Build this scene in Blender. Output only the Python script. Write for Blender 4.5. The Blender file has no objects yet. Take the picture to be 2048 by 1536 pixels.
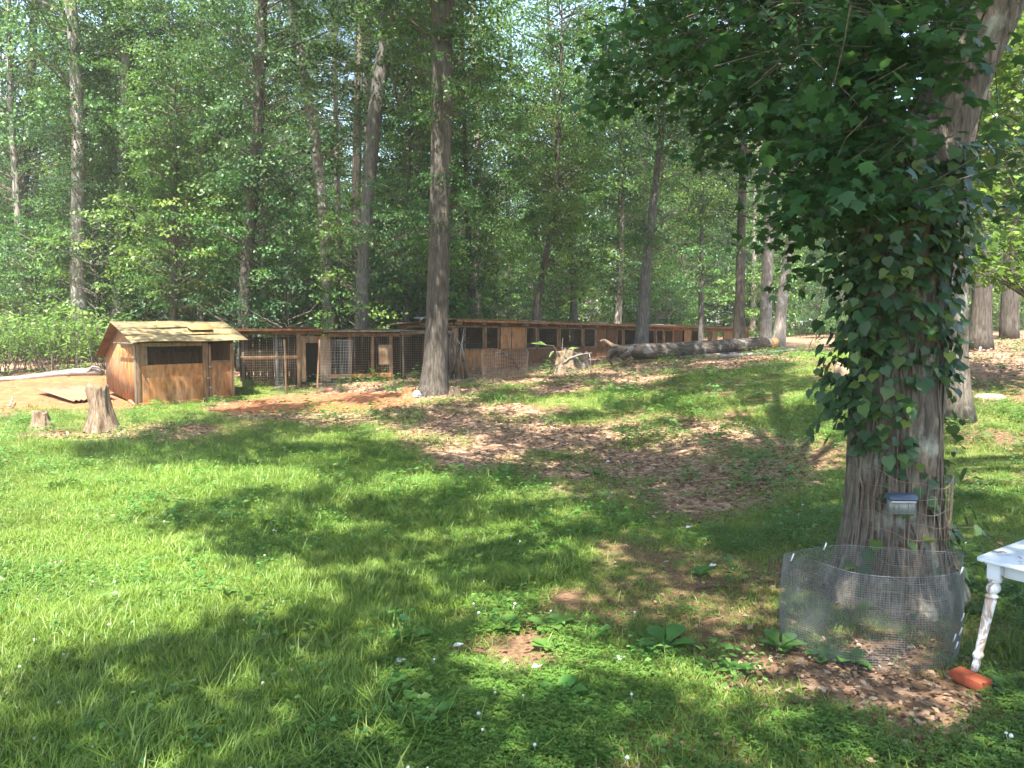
import bpy, math
import numpy as np
from math import radians, sin, cos, pi, tan, atan2, sqrt
from mathutils import Vector, Matrix

scn = bpy.context.scene
COL = scn.collection
# ---------------------------------------------------------------- camera, light, exposure
CAM_Z = 2.1
PITCH = math.atan(118 / 1546.0)
FPX = 1546.0                                   # focal length in pixels of the 2048 px wide photograph
cam_d = bpy.data.cameras.new('camera')
cam = bpy.data.objects.new('camera', cam_d)
COL.objects.link(cam)
cam.location = (0, 0, CAM_Z)
cam.rotation_euler = (pi / 2 - PITCH, 0, 0)
cam_d.sensor_width = 36
cam_d.lens = 36 * FPX / 2048
cam_d.clip_start = 0.05
cam_d.clip_end = 1500
scn.camera = cam

SUN_EL = radians(62)
SUN_H = np.array([-0.17, -0.985]); SUN_H = SUN_H / np.linalg.norm(SUN_H)
SUN = np.array([SUN_H[0] * cos(SUN_EL), SUN_H[1] * cos(SUN_EL), sin(SUN_EL)])
w = bpy.data.worlds.new('World'); scn.world = w; w.use_nodes = True
nt = w.node_tree; nt.nodes.clear()
sky = nt.nodes.new('ShaderNodeTexSky'); sky.sky_type = 'NISHITA'; sky.sun_disc = False
sky.sun_elevation = SUN_EL; sky.sun_rotation = atan2(SUN_H[0], SUN_H[1])
sky.dust_density = 1.5
bg = nt.nodes.new('ShaderNodeBackground'); bg.inputs[1].default_value = 0.15
wo = nt.nodes.new('ShaderNodeOutputWorld')
nt.links.new(sky.outputs[0], bg.inputs[0]); nt.links.new(bg.outputs[0], wo.inputs[0])
sd = bpy.data.lights.new('sun', 'SUN'); sd.energy = 5.0; sd.angle = radians(0.6); sd.color = (1.0, 0.97, 0.90)
so = bpy.data.objects.new('sun', sd); COL.objects.link(so)
so.rotation_euler = Vector(SUN).to_track_quat('Z', 'Y').to_euler()
scn.view_settings.view_transform = 'Standard'
scn.view_settings.look = 'None'
scn.view_settings.gamma = 1
scn.view_settings.exposure = 2.22
cy = scn.cycles
cy.use_denoising = True
cy.max_bounces = 7; cy.diffuse_bounces = 4; cy.glossy_bounces = 2; cy.transmission_bounces = 3
cy.transparent_max_bounces = 4
cy.sample_clamp_indirect = 6
cy.caustics_reflective = False; cy.caustics_refractive = False
cy.use_adaptive_sampling = True; cy.adaptive_threshold = 0.01

rng = np.random.default_rng(7)

# ---------------------------------------------------------------- numeric helpers
def P(px, py, d):
    """world point seen at pixel (px, py) of the photograph, d metres in front (along world y)"""
    u, v = (px - 1024) / FPX, (768 - py) / FPX
    dy = cos(PITCH) + v * sin(PITCH); dz = -sin(PITCH) + v * cos(PITCH)
    return np.array([u * d / dy, d, CAM_Z + dz / dy * d])

def _hash(ix, iy, iz, seed):
    h = (ix * 374761393 + iy * 668265263 + iz * 2147483647 + seed * 974634777) & 0xFFFFFFFF
    h = ((h ^ (h >> 13)) * 1274126177) & 0xFFFFFFFF
    return ((h ^ (h >> 16)) & 0xFFFF) / 65535.0

def vnoise(x, y, z=0.0, seed=0):
    x, y, z = np.broadcast_arrays(np.asarray(x, float), np.asarray(y, float), np.asarray(z, float))
    ix, iy, iz = np.floor(x).astype(np.int64), np.floor(y).astype(np.int64), np.floor(z).astype(np.int64)
    fx, fy, fz = x - ix, y - iy, z - iz
    fx, fy, fz = (f * f * (3 - 2 * f) for f in (fx, fy, fz))
    r = 0
    for a in (0, 1):
        for b in (0, 1):
            for c in (0, 1):
                r = r + _hash(ix + a, iy + b, iz + c, seed) * (fx if a else 1 - fx) * (fy if b else 1 - fy) * (fz if c else 1 - fz)
    return r

def fbm(x, y, z=0.0, seed=0, o=3):
    r, a, t = 0, 1.0, 0
    for k in range(o):
        r = r + a * vnoise(np.asarray(x) * 2 ** k, np.asarray(y) * 2 ** k, np.asarray(z) * 2 ** k, seed + k); t += a; a *= .5
    return r / t

# ---------------------------------------------------------------- ground height
_ctl = [(1024, 1536, 3.4), (1938, 1358, 4.55), (1780, 1190, 6.0), (0, 1000, 9.2), (600, 1200, 6.0), (1200, 1100, 7.3),
        (277, 812, 18.5), (470, 800, 20.3), (215, 786, 20.0), (100, 752, 22), (0, 765, 22), (200, 865, 14.6), (865, 787, 19),
        (700, 765, 22.3), (910, 749, 24), (1130, 747, 22.5), (1290, 724, 23.4), (1540, 706, 26.5), (1905, 842, 12),
        (1960, 702, 22), (2048, 700, 20), (700, 900, 12.9), (1300, 900, 12.6), (1600, 900, 11), (1690, 745, 17), (1250, 800, 17)]
_cp = [P(*c) for c in _ctl]
_cp += [np.array(c, float) for c in [(1.5, 29, .75), (7, 36, .9), (13, 44, 1.1), (-12, 30, .9), (-25, 25, .9), (-18, 12, 0), (-15, 0, -.1),
                                     (0, -8, 0), (12, -5, .3), (20, 8, 1.4), (22, 25, 2.0), (35, 40, 2.0), (-35, 45, 1.0), (0, 60, 1.0),
                                     (40, 0, 1.5), (-40, 0, 0), (30, 80, 1.5), (-30, 80, 1.0), (0, 2, 0), (-4, 4, 0)]]
_cp = np.array(_cp)
_ctl_xy = _cp[:, :2]
def _tps(r2): return np.where(r2 > 1e-9, r2 * np.log(np.maximum(r2, 1e-9)), 0)
_n = len(_cp)
_K = _tps(((_ctl_xy[:, None] - _ctl_xy[None]) ** 2).sum(-1)) + np.eye(_n) * 3.0
_Pm = np.hstack([np.ones((_n, 1)), _ctl_xy])
_A = np.block([[_K, _Pm], [_Pm.T, np.zeros((3, 3))]])
_w = np.linalg.solve(_A, np.concatenate([_cp[:, 2], np.zeros(3)]))
def G(x, y):
    x = np.asarray(x, float); y = np.asarray(y, float)
    xs, ys = np.clip(x, -38, 38), np.clip(y, -9, 78)
    sh = xs.shape; q = np.stack([xs.ravel(), ys.ravel()], -1)
    z = np.empty(len(q))
    for s in range(0, len(q), 20000):
        e = q[s:s + 20000]
        z[s:s + 20000] = _tps(((e[:, None] - _ctl_xy[None]) ** 2).sum(-1)) @ _w[:_n] + _w[_n] + e @ _w[_n + 1:]
    z = z.reshape(sh)
    z = z + 0.06 * (fbm(x * .7, y * .7, 0, 3) - .5) + .03 * (fbm(x * 2.3, y * 2.3, 0, 9) - .5)
    return z
def gz(x, y): return float(G(np.array([x]), np.array([y]))[0])

def gp(px, py):
    """where the view ray through pixel (px, py) meets the ground"""
    lo, hi = 1.0, 60.0
    ds = np.linspace(1.5, 60, 240)
    pts = np.array([P(px, py, d) for d in ds])
    f = pts[:, 2] - G(pts[:, 0], pts[:, 1])
    k = np.argmax(f < 0) if (f < 0).any() else len(ds) - 1
    k = max(k, 1)
    t = f[k - 1] / (f[k - 1] - f[k] + 1e-9) if (f < 0).any() else 1
    return pts[k - 1] + (pts[k] - pts[k - 1]) * np.clip(t, 0, 1)

def inpoly(x, y, poly):
    r = np.zeros(np.shape(x), bool); n = len(poly)
    for i in range(n):
        x0, y0 = poly[i]; x1, y1 = poly[(i + 1) % n]
        if y0 == y1: continue
        c = ((y0 > y) != (y1 > y)) & (x < (x1 - x0) * (y - y0) / (y1 - y0) + x0)
        r ^= c
    return r

def gpoly(pts): return [tuple(gp(*p)[:2]) for p in pts]

# ---------------------------------------------------------------- materials
def newmat(name):
    m = bpy.data.materials.new(name); m.use_nodes = True
    t = m.node_tree; t.nodes.clear()
    o = t.nodes.new('ShaderNodeOutputMaterial')
    return m, t, o

def nd(t, typ, **kw):
    n = t.nodes.new(typ)
    for k, v in kw.items():
        if k.startswith('i_'): n.inputs[k[2:].replace('_', ' ')].default_value = v
        else: setattr(n, k, v)
    return n

def ramp(t, fac, stops):
    r = t.nodes.new('ShaderNodeValToRGB'); e = r.color_ramp.elements
    while len(e) > 2: e.remove(e[-1])
    e[0].position, e[0].color = stops[0][0], (*stops[0][1], 1)
    e[1].position, e[1].color = stops[1][0], (*stops[1][1], 1)
    for p, c in stops[2:]:
        x = e.new(p); x.color = (*c, 1)
    t.links.new(fac, r.inputs[0]); return r.outputs[0]

def mixc(t, fac, a, b, mode='MIX'):
    m = t.nodes.new('ShaderNodeMix'); m.data_type = 'RGBA'; m.blend_type = mode
    for s, v in ((m.inputs[0], fac), (m.inputs[6], a), (m.inputs[7], b)):
        if hasattr(v, 'links') or isinstance(v, bpy.types.NodeSocket): t.links.new(v, s)
        elif isinstance(v, tuple): s.default_value = (*v, 1)
        else: s.default_value = v
    return m.outputs[2]

def noise(t, scale=5, detail=4, vec=None, rough=.55, dist=0):
    n = t.nodes.new('ShaderNodeTexNoise'); n.inputs['Scale'].default_value = scale
    n.inputs['Detail'].default_value = detail; n.inputs['Roughness'].default_value = rough; n.inputs['Distortion'].default_value = dist
    if vec is not None: t.links.new(vec, n.inputs['Vector'])
    return n.outputs[0]

def coords(t, kind='Object', scale=(1, 1, 1), rot=(0, 0, 0)):
    c = t.nodes.new('ShaderNodeTexCoord'); m = t.nodes.new('ShaderNodeMapping')
    m.inputs['Scale'].default_value = scale; m.inputs['Rotation'].default_value = rot
    t.links.new(c.outputs[kind], m.inputs[0]); return m.outputs[0]

def wpos(t, scale=(1, 1, 1)):
    c = t.nodes.new('ShaderNodeNewGeometry'); m = t.nodes.new('ShaderNodeMapping')
    m.inputs['Scale'].default_value = scale
    t.links.new(c.outputs['Position'], m.inputs[0]); return m.outputs[0]

def bump(t, h, strength=.5, dist=.02):
    b = t.nodes.new('ShaderNodeBump'); b.inputs['Strength'].default_value = strength; b.inputs['Distance'].default_value = dist
    t.links.new(h, b.inputs['Height']); return b.outputs[0]

def princ(t, o, col, rough=.8, spec=.3, metal=0, nrm=None):
    p = t.nodes.new('ShaderNodeBsdfPrincipled')
    if isinstance(col, tuple): p.inputs['Base Color'].default_value = (*col, 1)
    else: t.links.new(col, p.inputs['Base Color'])
    p.inputs['Roughness'].default_value = rough; p.inputs['Metallic'].default_value = metal
    p.inputs['Specular IOR Level'].default_value = spec
    if nrm is not None: t.links.new(nrm, p.inputs['Normal'])
    t.links.new(p.outputs[0], o.inputs[0]); return p

def leaf_mat(name, c0, c1, c2, trans=.38, gloss=.35, warm=(.09, .14, .01)):
    """tint attribute 0..1 runs c0 (dark) -> c1 -> c2 (fresh); thin leaf: reflection + transmission"""
    m, t, o = newmat(name)
    a = nd(t, 'ShaderNodeAttribute', attribute_name='tint')
    col = ramp(t, a.outputs['Fac'], [(0, c0), (1, c2), (.5, c1)])
    oi = t.nodes.new('ShaderNodeObjectInfo')
    n1 = noise(t, .35, 2, wpos(t))
    v = t.nodes.new('ShaderNodeHueSaturation')
    mr = nd(t, 'ShaderNodeMapRange'); mr.inputs[3].default_value = .482; mr.inputs[4].default_value = .518
    t.links.new(oi.outputs['Random'], mr.inputs[0]); t.links.new(mr.outputs[0], v.inputs['Hue'])
    mv = nd(t, 'ShaderNodeMapRange'); mv.inputs[1].default_value = .3; mv.inputs[2].default_value = .7; mv.inputs[3].default_value = .75; mv.inputs[4].default_value = 1.3
    t.links.new(n1, mv.inputs[0]); t.links.new(mv.outputs[0], v.inputs['Value'])
    t.links.new(col, v.inputs['Color'])
    p = t.nodes.new('ShaderNodeBsdfPrincipled')
    t.links.new(v.outputs[0], p.inputs['Base Color']); p.inputs['Roughness'].default_value = .42; p.inputs['Specular IOR Level'].default_value = gloss
    tr = t.nodes.new('ShaderNodeBsdfTranslucent')
    tc = mixc(t, .45, v.outputs[0], warm, 'ADD')
    t.links.new(tc, tr.inputs[0])
    mx = t.nodes.new('ShaderNodeMixShader'); mx.inputs[0].default_value = trans
    t.links.new(p.outputs[0], mx.inputs[1]); t.links.new(tr.outputs[0], mx.inputs[2]); t.links.new(mx.outputs[0], o.inputs[0])
    return m

def bark_mat(name, c0, c1, c2, sc=1.0, lichen=None, bs=.6, dist=.02, lying=False):
    m, t, o = newmat(name)
    v = coords(t, 'Object', (1.6 * sc, 5 * sc, 10 * sc) if lying else (9 * sc, 9 * sc, 1.6 * sc))
    n1 = noise(t, 2.2, 6, v, .65, .4)
    n2 = noise(t, 1.1, 3, coords(t, 'Object', (1, 1, .5)))
    col = ramp(t, n1, [(.32, c0), (.68, c2), (.5, c1)])
    col = mixc(t, .35, col, ramp(t, n2, [(.35, (.4, .4, .4)), (.65, (1, 1, 1))]), 'MULTIPLY')
    if lichen:
        n3 = noise(t, 3.3, 5, coords(t, 'Object', (1, 1, .8)), .6)
        col = mixc(t, ramp(t, n3, [(.55, (0, 0, 0)), (.66, (.8, .8, .8))]), col, lichen)
    princ(t, o, col, .95, .1, 0, bump(t, n1, bs, dist))
    return m

def wood_mat(name, c0, c1, c2, stain=None, axis=0, stain_amt=.6, grain=22):
    m, t, o = newmat(name)
    s = [grain, grain, grain]; s[axis] = 1.6
    n1 = noise(t, 1, 5, coords(t, 'Object', tuple(s)), .6)
    n2 = noise(t, 1.7, 5, coords(t, 'Object'), .65, .3)
    col = ramp(t, n1, [(.3, c0), (.7, c2), (.5, c1)])
    if stain:
        col = mixc(t, ramp(t, n2, [(.45, (0, 0, 0)), (.7, (stain_amt,) * 3)]), col, stain)
    oi = t.nodes.new('ShaderNodeObjectInfo')
    col = mixc(t, 1.0, col, ramp(t, oi.outputs['Random'], [(0, (.72, .70, .68)), (1, (1.12, 1.1, 1.08))]), 'MULTIPLY')
    n4 = noise(t, 5.5, 6, coords(t, 'Object', (1.6, 1.6, .5) if axis == 2 else (1, 1, 1)), .7, .5)
    col = mixc(t, 1.0, col, ramp(t, n4, [(.36, (.55, .52, .50)), (.56, (1, 1, 1))]), 'MULTIPLY')
    princ(t, o, col, .8, .2, 0, bump(t, n1, .3, .004))
    return m

M = {}
GREEN = dict(c0=(.022, .058, .016), c1=(.045, .105, .024), c2=(.095, .175, .035))
M['leaf'] = leaf_mat('forest_leaf', (.022, .062, .018), (.064, .145, .030), (.150, .255, .055))
M['leaf_cool_shade'] = leaf_mat('cool_shade_leaf', (.020, .058, .022), (.038, .095, .032), (.085, .165, .052), .42)  # dark cool tone also stands in for shade on the front crowns
M['leaf_vine'] = leaf_mat('vine_leaf', (.020, .050, .022), (.038, .085, .032), (.13, .19, .035), .34)
M['leaf_fresh_lit'] = leaf_mat('fresh_lit_leaf', (.045, .105, .022), (.100, .190, .038), (.200, .300, .060), .46)  # bright tone also stands in for sunlight on the crowns behind
M['leaf_shrub'] = leaf_mat('shrub_leaf', (.060, .130, .022), (.105, .200, .034), (.170, .260, .055), .36, .5)
M['needle'] = leaf_mat('needle', (.060, .105, .040), (.090, .140, .055), (.130, .180, .075), .3, .3)
M['grass'] = leaf_mat('grass_blade', (.090, .155, .020), (.165, .255, .036), (.30, .34, .11), .42, .35, (.08, .12, .01))
M['clover'] = leaf_mat('clover_leaf', (.050, .115, .020), (.085, .165, .030), (.13, .215, .045), .36, .3)
M['weed'] = leaf_mat('weed_leaf', (.055, .135, .025), (.080, .180, .035), (.120, .225, .045), .35, .5)
M['bark_grey'] = bark_mat('grey_bark', (.050, .045, .039), (.10, .09, .077), (.165, .15, .132))
M['bark_brown'] = bark_mat('brown_bark', (.036, .030, .024), (.078, .065, .052), (.135, .115, .094))
M['bark_pale'] = bark_mat('pale_bark', (.13, .108, .088), (.26, .22, .18), (.38, .335, .285), 1, (.40, .39, .35))
M['bark_pine'] = bark_mat('pine_bark', (.12, .09, .07), (.24, .19, .155), (.34, .285, .24), 1.3)
M['bark_big'] = bark_mat('furrowed_bark', (.05, .041, .032), (.12, .10, .078), (.21, .18, .145), 1.4, (.30, .31, .25), 1.0, .02)
M['twig'] = bark_mat('twig_bark', (.08, .065, .05), (.14, .115, .09), (.20, .17, .13), 2)
M['stump'] = bark_mat('weathered_stump', (.085, .055, .035), (.20, .14, .092), (.32, .245, .175), 1.6, (.16, .12, .08), .9, .02)
M['logwood'] = bark_mat('weathered_log', (.032, .025, .019), (.070, .056, .044), (.125, .102, .080), 1.0, (.27, .24, .20), .9, .03, True)
M['log_pale'] = bark_mat('pale_log', (.14, .12, .10), (.24, .21, .185), (.32, .29, .26), 1.2, None, .6, .02, True)
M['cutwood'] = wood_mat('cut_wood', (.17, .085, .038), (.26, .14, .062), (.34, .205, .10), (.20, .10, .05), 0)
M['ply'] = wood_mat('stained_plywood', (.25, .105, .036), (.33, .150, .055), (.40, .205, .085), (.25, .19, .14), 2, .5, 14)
M['ply_dark'] = wood_mat('dark_plywood', (.095, .041, .017), (.14, .062, .026), (.19, .09, .04), (.13, .08, .05), 2, .6, 14)  # darker ply tone; on the kennel row it stands in for shade
M['ply_tan'] = wood_mat('tan_plywood', (.19, .125, .068), (.26, .175, .10), (.32, .225, .135), (.2, .13, .08), 2, .5, 14)
M['lumber'] = wood_mat('old_lumber', (.15, .085, .045), (.22, .13, .07), (.28, .175, .10), (.18, .12, .08), 2)
M['lumber_grey'] = wood_mat('grey_lumber', (.14, .115, .085), (.22, .185, .14), (.30, .26, .20), (.12, .09, .06), 2)
M['roofwood'] = wood_mat('mossy_roof_board', (.19, .145, .07), (.28, .215, .105), (.35, .28, .14), (.15, .125, .075), 0, .8)
M['roofpatch'] = wood_mat('orange_roof_patch', (.38, .20, .07), (.52, .29, .10), (.60, .36, .14), (.25, .15, .06), 0, .5)

def metal_sheet(name, c0, c1, rust, rough=.55, met=.6):
    m, t, o = newmat(name)
    n = noise(t, 2.2, 6, coords(t, 'Object'), .65)
    col = ramp(t, n, [(.35, c0), (.62, rust), (.5, c1)])
    princ(t, o, col, rough, .4, met, bump(t, noise(t, 30, 3, coords(t, 'Object')), .1, .003))
    return m
M['tin'] = metal_sheet('old_tin', (.40, .42, .43), (.30, .30, .29), (.17, .10, .06))
M['tin_rust'] = metal_sheet('dusty_tin', (.19, .105, .06), (.22, .12, .065), (.20, .085, .04), .8, .1)
M['tin_brown'] = metal_sheet('brown_tin', (.20, .12, .075), (.16, .10, .065), (.12, .06, .03), .85, .1)
M['wire'] = metal_sheet('galvanised_wire', (.20, .225, .235), (.17, .19, .20), (.14, .14, .135), .5, .4)
M['wire_rust'] = metal_sheet('rusty_wire', (.33, .22, .15), (.26, .18, .13), (.22, .12, .07), .8, .2)

def simple(name, col, rough=.6, spec=.3, metal=0, nscale=8, var=.25):
    m, t, o = newmat(name)
    n = noise(t, nscale, 4, coords(t, 'Object'))
    c = mixc(t, 1.0, ramp(t, n, [(.3, tuple(1 - var for _ in range(3))), (.7, (1, 1, 1))]), col, 'MULTIPLY')
    princ(t, o, c, rough, spec, metal); return m
M['inside_shade'] = simple('shade_dark_boards', (.045, .032, .022), .9, .1)  # interior shade is put into this near-black board colour
M['brick'] = simple('red_brick', (.30, .075, .038), .9, .1, 0, 30)
M['clay_brick'] = simple('orange_brick', (.45, .19, .10), .9, .1, 0, 30)
M['bluegrey'] = simple('blue_grey_plastic', (.045, .065, .10), .35, .5, 0, 5, .15)
M['dusty_glass'] = simple('cloudy_plastic', (.22, .23, .21), .4, .4)
M['white_rag'] = simple('white_plastic', (.72, .76, .82), .5, .4)
M['blue'] = simple('blue_plastic', (.12, .22, .40), .5, .4)
M['stone'] = simple('dusty_stone', (.42, .30, .20), .95, .1, 0, 6, .5)
M['clip'] = simple('white_clip', (.7, .7, .68), .5, .4)
M['paper'] = simple('pale_scrap', (.65, .68, .70), .7, .2)
M['flower'] = simple('clover_flower_white', (.70, .68, .62), .8, .1, 0, 90, .3)

def paint_mat():
    m, t, o = newmat('chipped_white_paint')
    c = coords(t, 'Object')
    n = noise(t, 9, 8, c, .72, .6); n2 = noise(t, 3, 3, c)
    mask = nd(t, 'ShaderNodeMath', operation='MULTIPLY'); t.links.new(n, mask.inputs[0]); t.links.new(n2, mask.inputs[1])
    mk = ramp(t, mask.outputs[0], [(.315, (0, 0, 0)), (.335, (1, 1, 1))])
    wood = ramp(t, noise(t, 30, 3, c), [(.3, (.16, .09, .05)), (.7, (.33, .22, .14))])
    white = ramp(t, noise(t, 4, 5, c), [(.3, (.52, .55, .60)), (.7, (.66, .68, .72))])
    col = mixc(t, mk, white, wood)
    princ(t, o, col, .45, .4, 0, bump(t, mk, -.4, .002)); return m
M['paint'] = paint_mat()

def flake_mat():
    m, t, o = newmat('flaking_leg_paint')
    c = coords(t, 'Object', (1, 1, .45))
    n = noise(t, 16, 8, c, .75, .8)
    mk = ramp(t, n, [(.46, (0, 0, 0)), (.53, (1, 1, 1))])
    wood = ramp(t, noise(t, 30, 3, c), [(.3, (.22, .15, .11)), (.7, (.42, .33, .27))])
    col = mixc(t, mk, (.60, .60, .61), wood)
    princ(t, o, col, .6, .3, 0, bump(t, mk, -.5, .002)); return m
M['paint_leg'] = flake_mat()

def litter_mat():
    m, t, o = newmat('fallen_leaf_brown')
    a = nd(t, 'ShaderNodeAttribute', attribute_name='tint')
    col = ramp(t, a.outputs['Fac'], [(0, (.085, .050, .030)), (1, (.36, .265, .18)), (.35, (.15, .09, .055)), (.7, (.24, .16, .10))])
    princ(t, o, col, .8, .2); return m
M['litter'] = litter_mat()

def ground_mat():
    m, t, o = newmat('yard_ground')
    a = nd(t, 'ShaderNodeAttribute', attribute_name='cover')       # r clay, g litter, b grass
    sep = t.nodes.new('ShaderNodeSeparateColor'); t.links.new(a.outputs['Color'], sep.inputs[0])
    wp = wpos(t)
    nf = noise(t, 28, 6, wp, .7); nm = noise(t, 5, 5, wp, .6); nc = noise(t, 1.2, 3, wp)
    soil = ramp(t, nf, [(.3, (.085, .050, .028)), (.72, (.26, .165, .10)), (.5, (.15, .088, .05))])
    clay = ramp(t, nm, [(.3, (.19, .068, .027)), (.7, (.31, .145, .072)), (.5, (.25, .098, .042))])
    clay = mixc(t, ramp(t, nf, [(.45, (0, 0, 0)), (.75, (.6, .6, .6))]), clay, (.28, .16, .09))
    vo = t.nodes.new('ShaderNodeTexVoronoi'); vo.inputs['Scale'].default_value = 17; t.links.new(wp, vo.inputs['Vector'])
    lit = ramp(t, vo.outputs['Color'], [(.15, (.11, .060, .035)), (.85, (.38, .25, .165)), (.5, (.23, .135, .08))])
    gr = ramp(t, nf, [(.3, (.07, .095, .02)), (.7, (.22, .20, .08)), (.5, (.14, .155, .042))])
    def edge(sock, sc=.55):
        mt = nd(t, 'ShaderNodeMath', operation='MULTIPLY_ADD'); t.links.new(nm, mt.inputs[0]); mt.inputs[1].default_value = sc
        t.links.new(sock, mt.inputs[2])
        return ramp(t, mt.outputs[0], [(.62, (0, 0, 0)), (.85, (1, 1, 1))])
    c = mixc(t, edge(sep.outputs[2]), soil, gr)
    c = mixc(t, edge(sep.outputs[1]), c, lit)
    c = mixc(t, edge(sep.outputs[0]), c, clay)
    princ(t, o, c, .95, .1, 0, bump(t, nf, .7, .03)); return m
M['ground'] = ground_mat()

# ---------------------------------------------------------------- mesh helpers
def mesh_np(name, verts, faces, mat, attr=None, smooth=False, nper=None):
    """faces: (n,k) int array or list of such arrays (fast path)"""
    me = bpy.data.meshes.new(name)
    verts = np.asarray(verts, np.float32)
    fl = faces if isinstance(faces, list) else [faces]
    fl = [np.asarray(f, np.int32) for f in fl if len(f)]
    me.vertices.add(len(verts)); me.vertices.foreach_set('co', verts.ravel())
    loops = np.concatenate([f.ravel() for f in fl]); tot = np.concatenate([np.full(len(f), f.shape[1], np.int32) for f in fl])
    me.loops.add(len(loops)); me.loops.foreach_set('vertex_index', loops)
    me.polygons.add(len(tot)); st = np.concatenate([[0], np.cumsum(tot)[:-1]]).astype(np.int32)
    me.polygons.foreach_set('loop_start', st); me.polygons.foreach_set('loop_total', tot)
    if smooth: me.polygons.foreach_set('use_smooth', np.ones(len(tot), bool))
    me.update(calc_edges=True)
    if attr is not None:
        a = me.attributes.new('tint', 'FLOAT', 'POINT'); a.data.foreach_set('value', np.asarray(attr, np.float32))
    if mat is not None: me.materials.append(M[mat] if isinstance(mat, str) else mat)
    return me

def link(name, me, parent=None, label=None, cat=None, group=None, kind=None, loc=None, rot=None):
    o = bpy.data.objects.new(name, me); COL.objects.link(o)
    if parent is not None: o.parent = parent
    if loc is not None: o.location = loc
    if rot is not None: o.rotation_euler = rot
    for k, v in (('label', label), ('category', cat), ('group', group), ('kind', kind)):
        if v: o[k] = v
    return o

def thing(name, label, cat, loc=(0, 0, 0), rz=0, group=None):
    return link(name, None, None, label, cat, group, None, loc, (0, 0, rz))

class MB:
    def __init__(s): s.v = []; s.q = []; s.t = []; s.n = 0
    def add(s, v, q=None, t=None):
        v = np.asarray(v, float); s.v.append(v)
        if q is not None and len(q): s.q.append(np.asarray(q, int) + s.n)
        if t is not None and len(t): s.t.append(np.asarray(t, int) + s.n)
        s.n += len(v); return s
    def box(s, x0, x1, y0, y1, z0, z1, jit=0):
        v = np.array([[x, y, z] for z in (z0, z1) for y in (y0, y1) for x in (x0, x1)], float)
        if jit: v = v + rng.normal(0, jit, v.shape)
        return s.add(v, [[0, 2, 3, 1], [4, 5, 7, 6], [0, 1, 5, 4], [2, 6, 7, 3], [0, 4, 6, 2], [1, 3, 7, 5]])
    def bar(s, a, b, w, h, up=(0, 0, 1)):
        a, b = np.array(a, float), np.array(b, float); d = b - a; L = np.linalg.norm(d); d /= L
        up = np.array(up, float)
        if abs(d @ up) > .95: up = np.array([0, 1, 0.])
        sx = np.cross(d, up); sx /= np.linalg.norm(sx); sy = np.cross(sx, d)
        v = [p + i * sx * w / 2 + j * sy * h / 2 for p in (a, b) for j in (-1, 1) for i in (-1, 1)]
        return s.add(v, [[0, 2, 3, 1], [4, 5, 7, 6], [0, 1, 5, 4], [2, 6, 7, 3], [0, 4, 6, 2], [1, 3, 7, 5]])
    def tube(s, pts, rad, k=6, cap=True, lump=0, seed=0):
        pts = np.array(pts, float); n = len(pts)
        rad = np.full(n, rad) if np.isscalar(rad) else np.asarray(rad, float)
        tan_ = np.gradient(pts, axis=0); tan_ /= np.linalg.norm(tan_, axis=1)[:, None] + 1e-9
        up = np.array([0, 0, 1.]) if abs(tan_[0][2]) < .9 else np.array([1., 0, 0])
        a = np.linspace(0, 2 * pi, k, endpoint=False); vs = []
        sx = np.cross(tan_[0], up); sx /= np.linalg.norm(sx)
        for i in range(n):
            sx = sx - tan_[i] * (sx @ tan_[i]); sx /= np.linalg.norm(sx) + 1e-9
            sy = np.cross(tan_[i], sx)
            r = rad[i]
            if lump:
                L = np.linalg.norm(pts[i] - pts[0])
                r = r * (1 + lump * (fbm(np.cos(a) * 1.6 + 5, np.sin(a) * 1.6 + 5, L * 1.3 / max(rad[0], .02) * .25, seed) - .5) * 2)
            vs.append(pts[i] + (np.cos(a) * r)[:, None] * sx + (np.sin(a) * r)[:, None] * sy)
        v = np.concatenate(vs); i = np.arange(n - 1)[:, None] * k; j = np.arange(k)[None]
        q = np.stack([i + j, i + (j + 1) % k, i + k + (j + 1) % k, i + k + j], -1).reshape(-1, 4)
        t = []
        if cap:
            v = np.vstack([v, pts[0], pts[-1]]); c0, c1 = n * k, n * k + 1
            t = [[c0, (x + 1) % k, x] for x in range(k)] + [[c1, (n - 1) * k + x, (n - 1) * k + (x + 1) % k] for x in range(k)]
        return s.add(v, q, t)
    def lathe(s, prof, k=20, c=(0, 0)):
        prof = np.array(prof, float); a = np.linspace(0, 2 * pi, k, endpoint=False)
        v = np.array([[c[0] + r * cos(t), c[1] + r * sin(t), z] for r, z in prof for t in a])
        n = len(prof); i = np.arange(n - 1)[:, None] * k; j = np.arange(k)[None]
        q = np.stack([i + j, i + (j + 1) % k, i + k + (j + 1) % k, i + k + j], -1).reshape(-1, 4)
        return s.add(v, q)
    def make(s, name, mat, smooth=False, attr=None):
        f = []
        if s.q: f.append(np.concatenate(s.q))
        if s.t: f.append(np.concatenate(s.t))
        return mesh_np(name, np.concatenate(s.v), f, mat, attr, smooth)
    def build(s, name, mat, parent=None, smooth=False, **kw):
        return link(name, s.make(name, mat, smooth), parent, **kw)

def bevelled(o, w=.004):
    b = o.modifiers.new('bevel', 'BEVEL'); b.width = w; b.segments = 2; b.limit_method = 'ANGLE'; return o

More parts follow.
